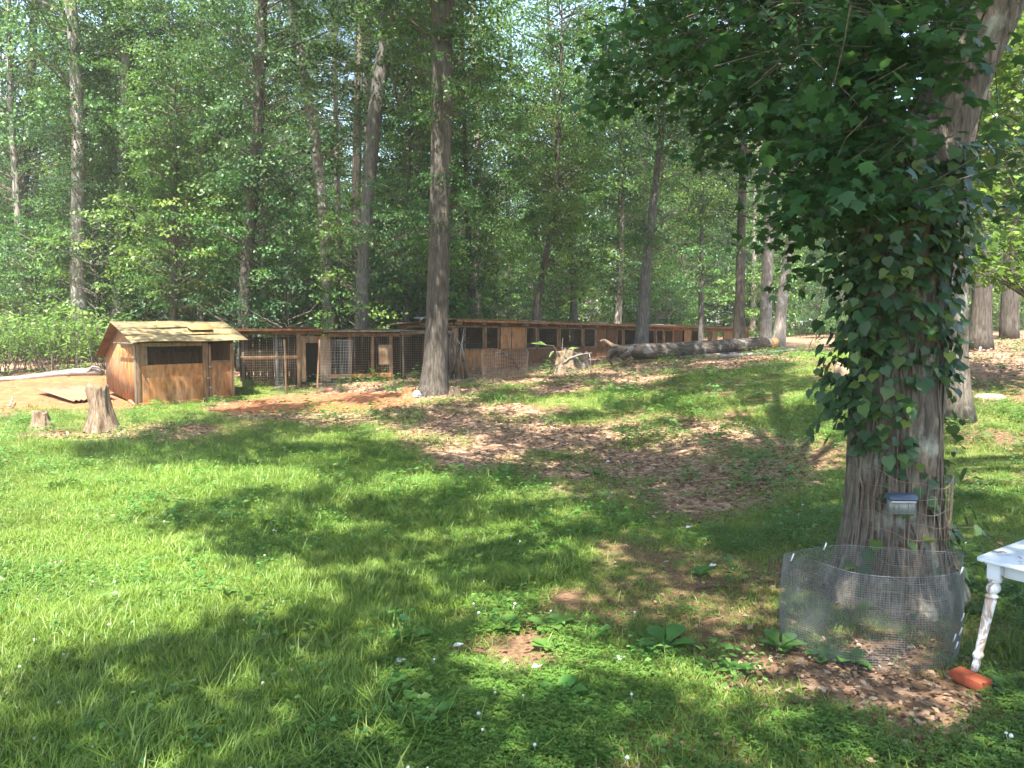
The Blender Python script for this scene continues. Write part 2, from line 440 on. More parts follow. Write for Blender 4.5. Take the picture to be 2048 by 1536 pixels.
# leaf templates: x across, y along, z up
T_SIMPLE = (np.array([[0, 0, 0], [-.32, .45, .07], [0, 1, -.06], [.32, .45, .07]]), np.array([[0, 2, 1], [0, 3, 2]]))
T_LANCE = (np.array([[0, 0, 0], [-.17, .4, .05], [0, 1, -.16], [.17, .4, .05], [0, .5, 0]]), np.array([[0, 4, 1], [0, 3, 4], [1, 4, 2], [4, 3, 2]]))
_mp = np.array([[0, 0, 0], [-.20, .08, .02], [-.50, .16, -.02], [-.40, .36, .03], [-.58, .66, -.06], [-.26, .62, .02], [0, 1.0, -.08],
                [.26, .62, .02], [.58, .66, -.06], [.40, .36, .03], [.50, .16, -.02], [.20, .08, .02], [0, .42, 0]])
T_MAPLE = (_mp, np.array([[12, i + 1, i] for i in range(11)] + [[12, 0, 11]]))
_hp = np.array([[0, .05, 0], [-.22, -.06, .02], [-.46, .18, .01], [-.44, .46, -.01], [-.2, .72, -.02], [0, 1.0, -.1], [.2, .72, -.02],
                [.44, .46, -.01], [.46, .18, .01], [.22, -.06, .02], [0, .4, -.03]])
T_HEART = (_hp, np.array([[10, i + 1, i] for i in range(9)] + [[10, 0, 9]]))
T_LITTER = (np.array([[0, 0, 0], [-.3, .4, .10], [.02, 1, .05], [.3, .5, .12], [0, .5, 0]]), np.array([[0, 4, 1], [0, 3, 4], [1, 4, 2], [4, 3, 2]]))

def unit(v): return v / (np.linalg.norm(v, axis=-1, keepdims=True) + 1e-9)

def leaves(pos, axis, nrm, size, tpl):
    """numpy leaf cloud -> verts, tris, index of leaf per vertex"""
    Y = unit(axis); Z = unit(nrm - Y * (nrm * Y).sum(-1, keepdims=True)); X = np.cross(Y, Z)
    tv, tf = tpl; n, k = len(pos), len(tv)
    s = np.asarray(size).reshape(-1, 1, 1) * np.ones((n, 1, 1))
    v = pos[:, None] + s * (tv[None, :, 0:1] * X[:, None] + tv[None, :, 1:2] * Y[:, None] + tv[None, :, 2:3] * Z[:, None])
    f = tf[None] + (np.arange(n) * k)[:, None, None]
    return v.reshape(-1, 3), f.reshape(-1, tf.shape[1]), np.repeat(np.arange(n), k)

def leaf_mesh(name, pos, axis, nrm, size, tpl, mat, tint):
    v, f, idx = leaves(pos, axis, nrm, size, tpl)
    return mesh_np(name, v, f, mat, np.clip(tint, 0, 1)[idx])

# ---------------------------------------------------------------- regions on the ground, in world coordinates
LIT = [gpoly(p) for p in [
    [(-700, 775), (-100, 760), (60, 750), (215, 760), (270, 815), (390, 830), (300, 868), (210, 885), (125, 905), (180, 925), (330, 938), (470, 930), (560, 918), (690, 905), (740, 915), (640, 940),
     (700, 965), (600, 990), (500, 985), (440, 1000), (400, 1010), (300, 1030), (345, 1065), (430, 1088), (500, 1108), (560, 1112), (620, 1125), (740, 1150),
     (690, 1200), (600, 1235), (500, 1245), (390, 1245), (330, 1270), (240, 1305), (150, 1330), (110, 1400), (60, 1470), (-40, 1600), (-700, 1600)],
    [(745, 950), (850, 945), (940, 962), (900, 990), (800, 998), (760, 1000), (700, 1012), (650, 1005), (690, 980)],
    [(600, 1045), (700, 1040), (780, 1055), (700, 1080), (640, 1082), (590, 1065)],
    [(760, 1135), (850, 1130), (880, 1150), (850, 1170), (790, 1180), (740, 1170)],
    [(500, 1005), (570, 1003), (590, 1030), (540, 1052), (490, 1030)],
    [(1600, 855), (1690, 820), (1700, 860), (1695, 955), (1640, 960), (1600, 930), (1570, 895)],
    [(1872, 835), (1920, 800), (1930, 735), (2060, 715), (2500, 690), (2500, 1060), (2060, 1020), (1960, 995), (1868, 985)],
    [(960, 1240), (1100, 1225), (1200, 1300), (1160, 1405), (1010, 1420), (900, 1330)],
    [(1340, 1330), (1480, 1300), (1600, 1330), (1700, 1340), (1880, 1355), (1960, 1375), (2100, 1385), (2100, 1410), (1900, 1400), (1700, 1370), (1560, 1390), (1480, 1420), (1400, 1440), (1350, 1410)],
    [(1660, 1230), (1760, 1190), (1850, 1210), (1880, 1300), (1870, 1345), (1700, 1330), (1620, 1290)],
]]
_ell = [(900, 1080, 35, 10), (1000, 1000, 40, 9), (1090, 985, 45, 7), (1170, 1100, 55, 14), (1090, 1190, 75, 14), (1000, 1060, 30, 8), (960, 1190, 40, 9), (1190, 1275, 45, 12),
        (470, 1395, 45, 9), (370, 970, 60, 6), (930, 895, 55, 10), (1060, 925, 45, 7), (1180, 800, 130, 7), (1040, 812, 80, 8), (1420, 800, 60, 10), (1560, 812, 70, 9),
        (1290, 835, 90, 9), (1110, 850, 60, 7), (1440, 830, 70, 10), (1500, 870, 50, 9), (1430, 950, 45, 9), (1530, 1000, 40, 10), (1600, 960, 60, 10), (1650, 740, 60, 12),
        (640, 795, 70, 7), (550, 790, 50, 7), (800, 800, 40, 6), (690, 830, 60, 7), (730, 770, 40, 6), (860, 790, 30, 8), (1130, 742, 90, 7), (1620, 1480, 60, 16), (1450, 1230, 40, 12), (1350, 1190, 35, 8),
        (1030, 775, 50, 5), (920, 800, 30, 5), (700, 690, 30, 8), (960, 760, 30, 5), (1290, 760, 40, 6), (1260, 870, 40, 6), (1370, 905, 40, 5), (850, 865, 30, 5)]
LIT_E = []
for cx, cy_, rx, ry in _ell:
    c = gp(cx, cy_); e = gp(cx + rx, cy_); f0 = gp(cx, cy_ - ry); f1 = gp(cx, cy_ + ry)
    LIT_E.append((c[0], c[1], 1.2 * abs(e[0] - c[0]) + (.12 if c[1] > 5.5 else .04), 1.2 * max(abs(f0[1] - f1[1]) / 2, .08) + (.10 if c[1] > 5.5 else .03)))

def lit(x, y):
    k_ = np.clip(y / 9, .35, 1)
    wx = x + k_ * .35 * (fbm(x * 1.7, y * 1.7, 0, 31) - .5) + k_ * .2 * (fbm(x * 5, y * 5, 0, 33) - .5)
    wy = y + k_ * .45 * (fbm(x * 1.7, y * 1.7, 0, 32) - .5) + k_ * .25 * (fbm(x * 5, y * 5, 0, 34) - .5)
    r = np.zeros(np.shape(x), bool)
    for p in LIT: r |= inpoly(wx, wy, p)
    for cx, cy_, rx, ry in LIT_E: r |= ((wx - cx) / rx) ** 2 + ((wy - cy_) / ry) ** 2 < 1
    return r

def soft(x, y, polys, fade=.5):
    r = np.zeros(np.shape(x))
    for dx, dy in ((0, 0), (1, 0), (-1, 0), (0, 1), (0, -1), (.7, .7), (-.7, .7), (.7, -.7), (-.7, -.7)):
        h = np.zeros(np.shape(x), bool)
        for p in polys: h |= inpoly(x + dx * fade, y + dy * fade, p)
        r += h
    return r / 9

CLAY = [gpoly(p) for p in [[(-600, 768), (0, 762), (60, 752), (210, 752), (280, 805), (260, 818), (120, 816), (-600, 830)],
                           [(430, 812), (560, 790), (800, 784), (840, 798), (800, 815), (690, 822), (560, 828), (430, 825)],]]
LITTER = [gpoly(p) for p in [[(200, 850), (330, 845), (520, 880), (400, 890), (280, 882)], [(30, 868), (180, 862), (170, 890), (40, 892)], [(440, 800), (860, 775), (900, 830), (640, 850), (440, 835)],[(490, 772), (900, 745), (1190, 735), (1290, 725), (1560, 700), (1600, 720), (1500, 735), (1300, 760), (1100, 790), (860, 800), (560, 775)],
                             [(780, 800), (1010, 800), (1150, 850), (1400, 830), (1600, 870), (1660, 960), (1560, 1000), (1400, 1040), (1200, 1000), (1000, 945), (860, 925), (790, 870)],
                             [(1460, 1300), (1560, 1280), (1700, 1330), (1930, 1350), (2100, 1370), (2200, 1520), (1900, 1480), (1700, 1400), (1500, 1370)],
                             [(1640, 1120), (1900, 1080), (1900, 1180), (1680, 1190)],
                             [(1930, 745), (1930, 700), (2300, 660), (2300, 725), (2048, 745)]]]
SPARSE = [gpoly(p) for p in [[(930, 1000), (1200, 1040), (1500, 1100), (2100, 1100), (2300, 1600), (900, 1600), (1150, 1420), (960, 1300)]]]
BARE = [gpoly(p) for p in [[(950, 1290), (1060, 1260), (1130, 1300), (1120, 1380), (1010, 1400)], [(430, 1395), (520, 1385), (525, 1425), (440, 1430)], [(760, 1300), (900, 1290), (960, 1340), (860, 1340)], [(1060, 1175), (1180, 1170), (1190, 1215), (1080, 1215)], [(180, 1290), (330, 1270), (350, 1300), (230, 1320)], [(1380, 1320), (1600, 1300), (1640, 1340), (1420, 1380)]]]
LUSH = [gpoly(p) for p in [[(-700, 830), (300, 900), (700, 870), (900, 960), (1150, 1060), (1200, 1160), (900, 1200), (700, 1300), (800, 1600), (-800, 1600)]]]

def cover(x, y):
    cl = soft(x, y, CLAY, .35); li = soft(x, y, LITTER, .5); sp = soft(x, y, SPARSE, .6); lu = soft(x, y, LUSH, .6)
    forest = np.clip((y - 22.5 - .25 * np.maximum(x, 0)) / 2.5, 0, 1)
    forest = np.maximum(forest, np.clip((x - 10.5) / 2, 0, 1) * np.clip((y - 17) / 2, 0, 1))
    li = np.maximum(li, forest)
    n = fbm(x * .9, y * .9, 0, 51); n2 = fbm(x * 3, y * 3, 0, 52)
    g = .62 + .5 * lu - .12 * sp - .50 * li - .95 * cl - forest + 1.3 * (n - .5) * (1 - .3 * lu) + .5 * (n2 - .5)
    g = g - .55 * soft(x, y, BARE, .12)
    far_right = np.clip((x - 6) / 3, 0, 1) * np.clip((20 - y) / 3, 0, 1)
    g = g - .48 * far_right; li = np.maximum(li, .45 * far_right * (n2 > .47))
    return np.clip(cl, 0, 1), np.clip(li, 0, 1), np.clip(g, 0, 1)

# ---------------------------------------------------------------- ground sheet
def axis_grid(lo, hi, fine_lo, fine_hi, step, grow=1.22):
    a = list(np.arange(fine_lo, fine_hi, step)); s, v = step, a[-1]
    while v < hi: s *= grow; v += s; a.append(min(v, hi))
    s, v = step, a[0]
    while v > lo: s *= grow; v -= s; a.insert(0, max(v, lo))
    return np.array(a)
gx = axis_grid(-400, 400, -14, 16, .16); gy = axis_grid(-60, 500, 1.5, 30, .16)
XX, YY = np.meshgrid(gx, gy); ZZ = G(XX, YY)
nv = XX.size; nx = len(gx)
i = (np.arange(len(gy) - 1)[:, None] * nx + np.arange(nx - 1)[None]).ravel()
gm = mesh_np('ground', np.stack([XX, YY, ZZ], -1).reshape(-1, 3), np.stack([i, i + 1, i + nx + 1, i + nx], -1), 'ground', None, True)
cl, li, gr = cover(XX.ravel(), YY.ravel())
at = gm.attributes.new('cover', 'FLOAT_COLOR', 'POINT')
at.data.foreach_set('color', np.stack([cl, li, gr, np.ones(nv)], -1).astype(np.float32).ravel())
link('ground', gm, kind='structure', label='yard ground of red clay, leaf litter and grass sloping up to the right')

# ---------------------------------------------------------------- geometry node scatter for stuff
def scatter(name, label, pts, rot, scl, idx, protos):
    me = bpy.data.meshes.new(name); me.vertices.add(len(pts)); me.vertices.foreach_set('co', np.asarray(pts, np.float32).ravel())
    for nm, dt, val in (('rot', 'FLOAT_VECTOR', rot), ('scl', 'FLOAT', scl), ('idx', 'INT', idx)):
        a = me.attributes.new(nm, dt, 'POINT')
        if dt == 'FLOAT_VECTOR': a.data.foreach_set('vector', np.asarray(val, np.float32).ravel())
        else: a.data.foreach_set('value', np.asarray(val, np.float32 if dt == 'FLOAT' else np.int32))
    me.update()
    o = link(name, me, kind='stuff', label=label)
    c = bpy.data.collections.new(name + '_pieces')
    for k, pm in enumerate(protos):
        c.objects.link(bpy.data.objects.new(f'{name}_piece_{k:02d}', pm))
    ng = bpy.data.node_groups.new(name, 'GeometryNodeTree')
    ng.interface.new_socket('Geometry', in_out='INPUT', socket_type='NodeSocketGeometry')
    ng.interface.new_socket('Geometry', in_out='OUTPUT', socket_type='NodeSocketGeometry')
    N = ng.nodes; gi = N.new('NodeGroupInput'); go = N.new('NodeGroupOutput')
    ip = N.new('GeometryNodeInstanceOnPoints'); ci = N.new('GeometryNodeCollectionInfo')
    ci.inputs['Collection'].default_value = c; ci.inputs['Separate Children'].default_value = True; ci.inputs['Reset Children'].default_value = True
    ip.inputs['Pick Instance'].default_value = True
    def attr(nm, dt):
        a = N.new('GeometryNodeInputNamedAttribute'); a.data_type = dt; a.inputs['Name'].default_value = nm; return a.outputs[0]
    L = ng.links
    L.new(gi.outputs[0], ip.inputs['Points']); L.new(ci.outputs[0], ip.inputs['Instance'])
    L.new(attr('idx', 'INT'), ip.inputs['Instance Index'])
    e2r = N.new('FunctionNodeEulerToRotation'); L.new(attr('rot', 'FLOAT_VECTOR'), e2r.inputs[0]); L.new(e2r.outputs[0], ip.inputs['Rotation'])
    L.new(attr('scl', 'FLOAT'), ip.inputs['Scale']); L.new(ip.outputs[0], go.inputs[0])
    md = o.modifiers.new('scatter', 'NODES'); md.node_group = ng
    return o

def grass_tuft(n, h, spread, lean, wdt, seed):
    r = np.random.default_rng(seed); V = []; F = []; T = []; k = 0
    for _ in range(n):
        a = r.uniform(0, 2 * pi); p = r.normal(0, spread, 2); L = h * r.uniform(.5, 1.25)
        d = np.array([cos(a), sin(a)]); ln = lean * r.uniform(.3, 1.6); ww = wdt * r.uniform(.7, 1.3)
        s = np.array([-d[1], d[0], 0]) * ww / 2
        pts = [np.array([*(p + d * ln * L * q ** 2), L * q * (1 - .25 * ln * q)]) for q in (0, .4, .75, 1.0)]
        V += [pts[0] - s, pts[0] + s, pts[1] - s * .9, pts[1] + s * .9, pts[2] - s * .6, pts[2] + s * .6, pts[3]]
        F += [[k, k + 1, k + 3], [k, k + 3, k + 2], [k + 2, k + 3, k + 5], [k + 2, k + 5, k + 4], [k + 4, k + 5, k + 6]]
        tt = np.clip(r.normal(.42, .22) + (.35 if r.random() < .07 else 0), 0, 1); T += [tt] * 7; k += 7
    V = np.array(V); V[:, 2] -= .01
    return mesh_np('grass_tuft', V, np.array(F), 'grass', T)

def clover_patch(seed, n=34, spread=.07):
    r = np.random.default_rng(seed); pos = []; ax = []; nr = []; sz = []
    for _ in range(n):
        p = np.array([*r.normal(0, spread, 2), r.uniform(.025, .06)]); a0 = r.uniform(0, 2 * pi)
        tl = r.normal(0, .25, 3); s = r.uniform(.009, .016)
        for q in range(3):
            a = a0 + q * 2 * pi / 3
            pos.append(p); ax.append([cos(a), sin(a), r.normal(.05, .15)]); nr.append([tl[0], tl[1], 1]); sz.append(s)
    tpl = (np.array([[0, 0, 0], [-.42, .55, .05], [-.2, 1, .0], [.2, 1, 0], [.42, .55, .05]]), np.array([[0, 2, 1], [0, 3, 2], [0, 4, 3]]))
    return leaf_mesh('clover', np.array(pos), np.array(ax), np.array(nr), np.array(sz), tpl, 'clover', r.uniform(.1, 1, len(pos)))

def sample_area(n, x0, x1, y0, y1, seed):
    """n candidates with area density falling off with distance, inside the view wedge"""
    r = np.random.default_rng(seed)
    y = y0 * (y1 / y0) ** (r.random(n) ** .82)
    x = r.uniform(-.74, .74, n) * (y + .7)
    k = (x > x0) & (x < x1)
    return x[k], y[k], r

TUFTS = [grass_tuft(26, .070, .050, 1.15, .0048, s) for s in range(4)] + [grass_tuft(22, .13, .050, .8, .0055, s) for s in (11, 12)] + \
        [grass_tuft(18, .045, .050, .8, .0035, s) for s in (21, 22)] + [grass_tuft(20, .20, .035, .7, .007, 31)]
x, y, r = sample_area(90000, -17, 17, 2.2, 24, 1)
c0, l0, g0 = cover(x, y)
keep = r.random(len(x)) < np.clip(g0 * 1.15 - .08, 0, 1)
x, y, g0, l0 = x[keep], y[keep], g0[keep], l0[keep]
tall = fbm(x * .8, y * .8, 0, 77); lush = soft(x, y, LUSH, .6)
idx = r.integers(0, 4, len(x))
idx = np.where((tall > .55) & (lush > .5) & (r.random(len(x)) < .5), r.integers(4, 6, len(x)), idx)
idx = np.where((lush < .4) & (r.random(len(x)) < .75), r.integers(6, 8, len(x)), idx)
idx = np.where((r.random(len(x)) < .006) & (lush > .3), 8, idx)
z = G(x, y)
rot = np.stack([r.normal(0, .16, len(x)), r.normal(0, .16, len(x)), r.uniform(0, 6.28, len(x))], -1)
scatter('lawn_grass', 'green lawn grass with shaggy blades across the yard', np.stack([x, y, z], -1), rot,
        r.uniform(.7, 1.25, len(x)) * (1 + np.clip((y - 8) / 18, 0, .8)), idx, TUFTS)

CLOV = [clover_patch(s) for s in range(4)]
x, y, r = sample_area(34000, -12, 12, 2.2, 20, 2)
c0, l0, g0 = cover(x, y); cf = fbm(x * .8 + 40, y * .8, 0, 61)
near = np.clip((7 - y) / 3, 0, 1)
keep = (g0 > .3) & (r.random(len(x)) < np.clip((cf - .44) * 2.6 + .30 * near * (x > -3), 0, .7) * (g0 > .18) * (c0 < .3))
x, y = x[keep], y[keep]
scatter('clover_cover', 'low dark green clover mixed into the lawn', np.stack([x, y, G(x, y)], -1),
        np.stack([np.zeros(len(x)), np.zeros(len(x)), r.uniform(0, 6.28, len(x))], -1), r.uniform(.7, 1.3, len(x)) * (1 + np.clip((y - 8) / 18, 0, .8)), r.integers(0, 4, len(x)), CLOV)

# clover flower heads
fm = MB()
for k in range(6):
    a = np.linspace(0, 2 * pi, 7, endpoint=False)
    for q in range(7): fm.tube([(cos(a[q]) * .002, sin(a[q]) * .002, .0), (cos(a[q]) * .006, sin(a[q]) * .006, .009)], [.003, .0018], 4)
fm.tube([(0, 0, -.07), (.004, 0, -.03), (0, 0, 0)], .0013, 3)
fm.tube([(0, 0, -.001), (0, 0, .006), (0, 0, .011)], [.007, .008, .003], 6)
FLW = fm.make('clover_head', 'flower')
x, y, r = sample_area(520, -7, 7, 2.3, 9, 3)
keep = (fbm(x * .8 + 40, y * .8, 0, 61) > .47) & (cover(x, y)[2] > .2)
x, y = x[keep][:110], y[keep][:110]
scatter('clover_flowers', 'small white clover flower heads dotted through the lawn', np.stack([x, y, G(x, y) + .075], -1),
        np.stack([r.normal(0, .3, len(x)), r.normal(0, .3, len(x)), r.uniform(0, 6.28, len(x))], -1), r.uniform(.8, 1.4, len(x)), np.zeros(len(x)), [FLW])

# leaf litter
x, y, r = sample_area(125000, -16, 20, 2.3, 30, 4)
c0, l0, g0 = cover(x, y)
keep = r.random(len(x)) < np.clip(l0 * .75 + .12 * (1 - g0) + .02, 0, 1) * (1 - .8 * c0) * np.clip(.25 + 2.2 * (fbm(x * 2.2, y * 2.2, 0, 91) - .28), .1, 1.1)
x, y = x[keep], y[keep]; n = len(x)
a = r.uniform(0, 2 * pi, n)
ax = np.stack([np.cos(a), np.sin(a), r.normal(.05, .2, n)], -1); nr = np.stack([r.normal(0, .35, n), r.normal(0, .35, n), np.ones(n)], -1)
link('leaf_litter', leaf_mesh('leaf_litter', np.stack([x, y, G(x, y) + r.uniform(.005, .03, n)], -1), ax, nr, r.uniform(.022, .06, n) * (1 + np.clip((y - 5) / 14, 0, 1.0)), T_LITTER, 'litter', r.uniform(0, 1, n) ** 1.2),
     kind='stuff', label='dry brown fallen leaves lying over the bare ground')

# low weedy ground cover near the wood edge (leafy seedlings)
def seedling(seed, n=14, h=.12, s=.035):
    r = np.random.default_rng(seed)
    p = np.stack([r.normal(0, .05, n), r.normal(0, .05, n), r.uniform(.2, 1, n) * h], -1); a = r.uniform(0, 2 * pi, n)
    return leaf_mesh('seedling', p, np.stack([np.cos(a), np.sin(a), r.uniform(-.2, .3, n)], -1), np.stack([r.normal(0, .3, n), r.normal(0, .3, n), np.ones(n)], -1), r.uniform(.7, 1.4, n) * s, T_SIMPLE, 'weed', r.uniform(0, 1, n))
SEED = [seedling(s) for s in range(4)] + [seedling(9, 20, .22, .06)]
x, y, r = sample_area(16000, -16, 16, 3.5, 24, 5)
c0, l0, g0 = cover(x, y); cf = fbm(x * .9 + 11, y * .9, 0, 65)
keep = r.random(len(x)) < np.clip((cf - .43) * 3.2, 0, .85) * (.18 + .8 * (y > 8)) * (1 - .85 * c0)
x, y = x[keep], y[keep]
scatter('ground_weeds', 'low leafy green weeds scattered over the bare slope', np.stack([x, y, G(x, y)], -1),
        np.stack([np.zeros(len(x)), np.zeros(len(x)), r.uniform(0, 6.28, len(x))], -1), r.uniform(.6, 1.3, len(x)) * (1 + np.clip((y - 8) / 18, 0, .8)), np.where(r.random(len(x)) < .1, 4, r.integers(0, 4, len(x))), SEED)

# ---------------------------------------------------------------- trees
def crown_mesh(name, seed, H, R, sprays, per, sr, lsize, mat, tpl=T_SIMPLE, prof=None, z0=0, droop=.25, flat=.28):
    """sprays of leaves round a trunk axis from z0 to z0+H; returns (leaf mesh, branch mesh)"""
    r = np.random.default_rng(seed)
    u = r.random(sprays); prof = prof or (lambda q: (np.sin(pi * np.clip(q * .93 + .07, 0, 1)) ** .6))
    ang = r.uniform(0, 2 * pi, sprays)
    lob = .72 + .5 * vnoise(np.cos(ang) * 1.4 + 9, np.sin(ang) * 1.4 + 9, u * 5, seed)
    rad = R * prof(u) * lob * r.uniform(.25, 1, sprays) ** .55
    c = np.stack([np.cos(ang) * rad, np.sin(ang) * rad, z0 + u * H - droop * rad * .5], -1)
    out = np.stack([np.cos(ang), np.sin(ang), np.full(sprays, -droop)], -1); out = unit(out + r.normal(0, .25, out.shape))
    side = unit(np.cross(out, [0, 0, 1.])); up = np.cross(side, out)
    a = r.normal(0, .55, (sprays, per)); b = r.normal(0, .5, (sprays, per)); h = r.normal(0, flat * .6, (sprays, per))
    srr = sr * r.uniform(.6, 1.35, sprays)[:, None]
    pos = c[:, None] + (a * srr)[..., None] * out[:, None] + (b * srr)[..., None] * side[:, None] + ((h - .25 * a * a) * srr)[..., None] * up[:, None]
    pos = pos.reshape(-1, 3); n = len(pos)
    ax = np.repeat(out, per, 0) * .7 + r.normal(0, .6, (n, 3)) + np.array([0, 0, -.25])
    nr = np.repeat(up, per, 0) * .75 + np.repeat(out, per, 0) * .35 + r.normal(0, .45, (n, 3))
    tint = np.clip(np.repeat(r.normal(.45, .25, sprays), per) + r.normal(0, .16, n), 0, 1)
    me = leaf_mesh(name, pos, ax, nr, lsize * r.uniform(.6, 1.25, n), tpl, mat, tint)
    b = MB()
    for k in r.choice(sprays, min(sprays, 70), replace=False):
        e = c[k]; L = sqrt(e[0] ** 2 + e[1] ** 2); s = np.array([0, 0, max(z0 * .6, e[2] - L * .55)])
        m = (s + e) / 2 + np.array([0, 0, -.04 * L]) + r.normal(0, .05, 3)
        b.tube([s, m, e], [.012 + .010 * L, .009 + .006 * L, .005], 4, False)
    return me, b.make(name + '_branches', 'twig', True)

def trunk_mesh(pts, rad, k=14, mat='bark_grey', lump=.12, seed=0, name='trunk'):
    pts = np.array(pts, float); rad = np.array(rad, float)
    s = np.concatenate([[0], np.cumsum(np.linalg.norm(np.diff(pts, axis=0), axis=1))])
    q = np.linspace(0, s[-1], max(int(s[-1] / .5), len(pts)) + 1)
    pp = np.stack([np.interp(q, s, pts[:, j]) for j in range(3)], -1); rr = np.interp(q, s, rad)
    ks = 3
    for _ in range(2):
        pp[1:-1] = (pp[:-2] + 2 * pp[1:-1] + pp[2:]) / 4
    return MB().tube(pp, rr, k, True, lump, seed).make(name, mat, True)

lolly = lambda q: (.35 + .65 * np.sin(pi * np.clip(q, 0, 1)) ** .7)
CR = {}
for k, (nm, H, R, sp, per, sr, ls, mt) in enumerate([
        ('a', 15, 3.6, 138, 90, .80, .155, 'leaf'), ('b', 14, 3.2, 126, 90, .75, .15, 'leaf_cool_shade'), ('c', 16, 4.0, 150, 90, .85, .16, 'leaf'),
        ('d', 13, 3.4, 128, 90, .78, .145, 'leaf_fresh_lit'), ('e', 15, 3.0, 126, 90, .75, .15, 'leaf')]):
    CR[nm] = crown_mesh('crown', 100 + k, H, R, sp, per, sr, ls, mt, prof=lolly)
for k, (nm, H, R, sp, per, sr, ls, mt) in enumerate([
        ('s1', 4.6, 2.0, 62, 62, .6, .13, 'leaf'), ('s2', 5.4, 2.3, 66, 62, .62, .135, 'leaf_fresh_lit'), ('s3', 3.6, 1.8, 52, 60, .55, .12, 'leaf_cool_shade'), ('s4', 5, 2.2, 62, 62, .6, .13, 'leaf_fresh_lit')]):
    CR[nm] = crown_mesh('foliage', 200 + k, H, R, sp, per, sr, ls, mt, prof=lambda q: .45 + .55 * np.sin(pi * np.clip(q, 0, 1)), z0=.5, flat=.16)

def pine_crown(seed, H=11, R=3.2, n=560):
    r = np.random.default_rng(seed); u = r.random(n); ang = r.uniform(0, 2 * pi, n)
    lob = .6 + .7 * vnoise(np.cos(ang) * 1.4 + 3, np.sin(ang) * 1.4, u * 7, seed)
    rad = R * (1 - .75 * u) * lob * r.uniform(.35, 1, n) ** .6
    c = np.stack([np.cos(ang) * rad, np.sin(ang) * rad, u * H - .1 * rad], -1)
    per = 46; ax = unit(r.normal(0, 1, (n, per, 3)) + np.array([0, 0, .35]) + np.stack([np.cos(ang), np.sin(ang), 0 * ang], -1)[:, None] * .6)
    pos = (c[:, None] + r.normal(0, .09, (n, per, 3))).reshape(-1, 3); ax = ax.reshape(-1, 3); m = len(pos)
    tpl = (np.array([[-.02, 0, 0], [.02, 0, 0], [0, 1, -.08]]), np.array([[0, 1, 2]]))
    me = leaf_mesh('needles', pos, ax, r.normal(0, 1, (m, 3)), r.uniform(.22, .36, m), tpl, 'needle', np.clip(r.normal(.5, .25, m), 0, 1))
    b = MB()
    for k in r.choice(n, 110, replace=False):
        e = c[k]; s = np.array([0, 0, e[2] - .2]); b.tube([s, (s + e) / 2 - [0, 0, .08], e], [.03, .02, .008], 4, False)
    return me, b.make('pine_branches', 'twig', True)
CR['p'] = pine_crown(300)

def put_crown(root, kind, loc, s=1.0, rz=0.0, sz=None, name='crown'):
    me, br = CR[kind]; c = link(name, me, root, loc=loc, rot=(0, 0, rz)); c.scale = (s, s, sz or s)
    b = link('branches', br, root, loc=loc, rot=(0, 0, rz), kind='stuff'); b.scale = c.scale
    return c

def photo_tree(name, label, cat, pix, dist, widths, bark, crowns, seed, group=None, top=18.0, lean_y=0.0):
    """trunk along photo pixels pix at distance dist, extended to height top; crowns: (kind, height above base, scale)"""
    b = P(*pix[0], dist); b[2] = gz(b[0], b[1]) - .08
    pts = [b]
    for (px, py) in pix[1:]:
        q = P(px, py, dist); pts.append(q)
    pts = np.array(pts); rad = [w_ * dist / FPX / 2 for w_ in widths]
    rad = list(rad); rad[0] *= 1.25
    d = unit(pts[-1] - pts[-2]); z = pts[-1][2]
    if z < top:
        e = pts[-1] + (d * .5 + np.array([0, 0, .5])) / max((d * .5 + np.array([0, 0, .5]))[2], .2) * (top - z)
        pts = np.vstack([pts, e]); rad.append(rad[-1] * .35)
    root = thing(name, label, cat, tuple(b), 0, group)
    if crowns and name != 'pine_tree' and seed not in (1, 4, 5, 9, 12, 13, 14, 17, 19): crowns = list(crowns) + [(('s1', 's4', 's3')[seed % 3], 1.6 + (seed * .37) % 1.6, .8), (('d', 'a')[seed % 2], 4.6 + (seed * .61) % 2, .5)]
    link('trunk', trunk_mesh(pts - b, rad, 14, bark, .13, seed), root)
    for k, (kd, h, s) in enumerate(crowns):
        zz = pts[:, 2] - b[2]; cx = np.interp(h + 4, zz, pts[:, 0] - b[0]); cyy = np.interp(h + 4, zz, pts[:, 1] - b[1])
        put_crown(root, kd, (cx, cyy, h), s, seed * 1.7 + k * 2.1)
    return root

EDGE = [
    ('oak_tree', 'tall grey oak rising alone in front of the orange kennels', 'tree', None),
]
G_EDGE = 'trees along the edge of the wood'
photo_tree('tree', 'vine-wrapped grey trunk above the sunlit shrubs at the far left', 'tree', [(158, 650), (155, 480), (158, 300), (150, 100), (140, -20)], 28, [28, 26, 25, 22, 20], 'bark_pale', [('a', 8.0, 1.0), ('b', 3.5, .55)], 1)
photo_tree('tree', 'slender pale trunk second from the left, half hidden in leaves', 'tree', [(228, 650), (240, 480), (246, 300), (250, 150), (256, -20)], 29, [18, 17, 17, 16, 14], 'bark_pale', [('d', 5.5, .8)], 2)
photo_tree('tree', 'shaded dark trunk just behind the gap between hen house and pens', 'tree', [(487, 690), (490, 560), (505, 400), (518, 250), (525, 0)], 25, [26, 24, 22, 20, 17], 'bark_brown', [('b', 5.5, .85)], 3)
photo_tree('tree', 'sunlit ivy-flecked trunk leaning left above the wire pens', 'tree', [(658, 700), (655, 600), (648, 440), (628, 260), (590, 60), (578, -20)], 27, [24, 22, 22, 20, 17, 16], 'bark_pale', [('p', 12.5, .8)], 4)
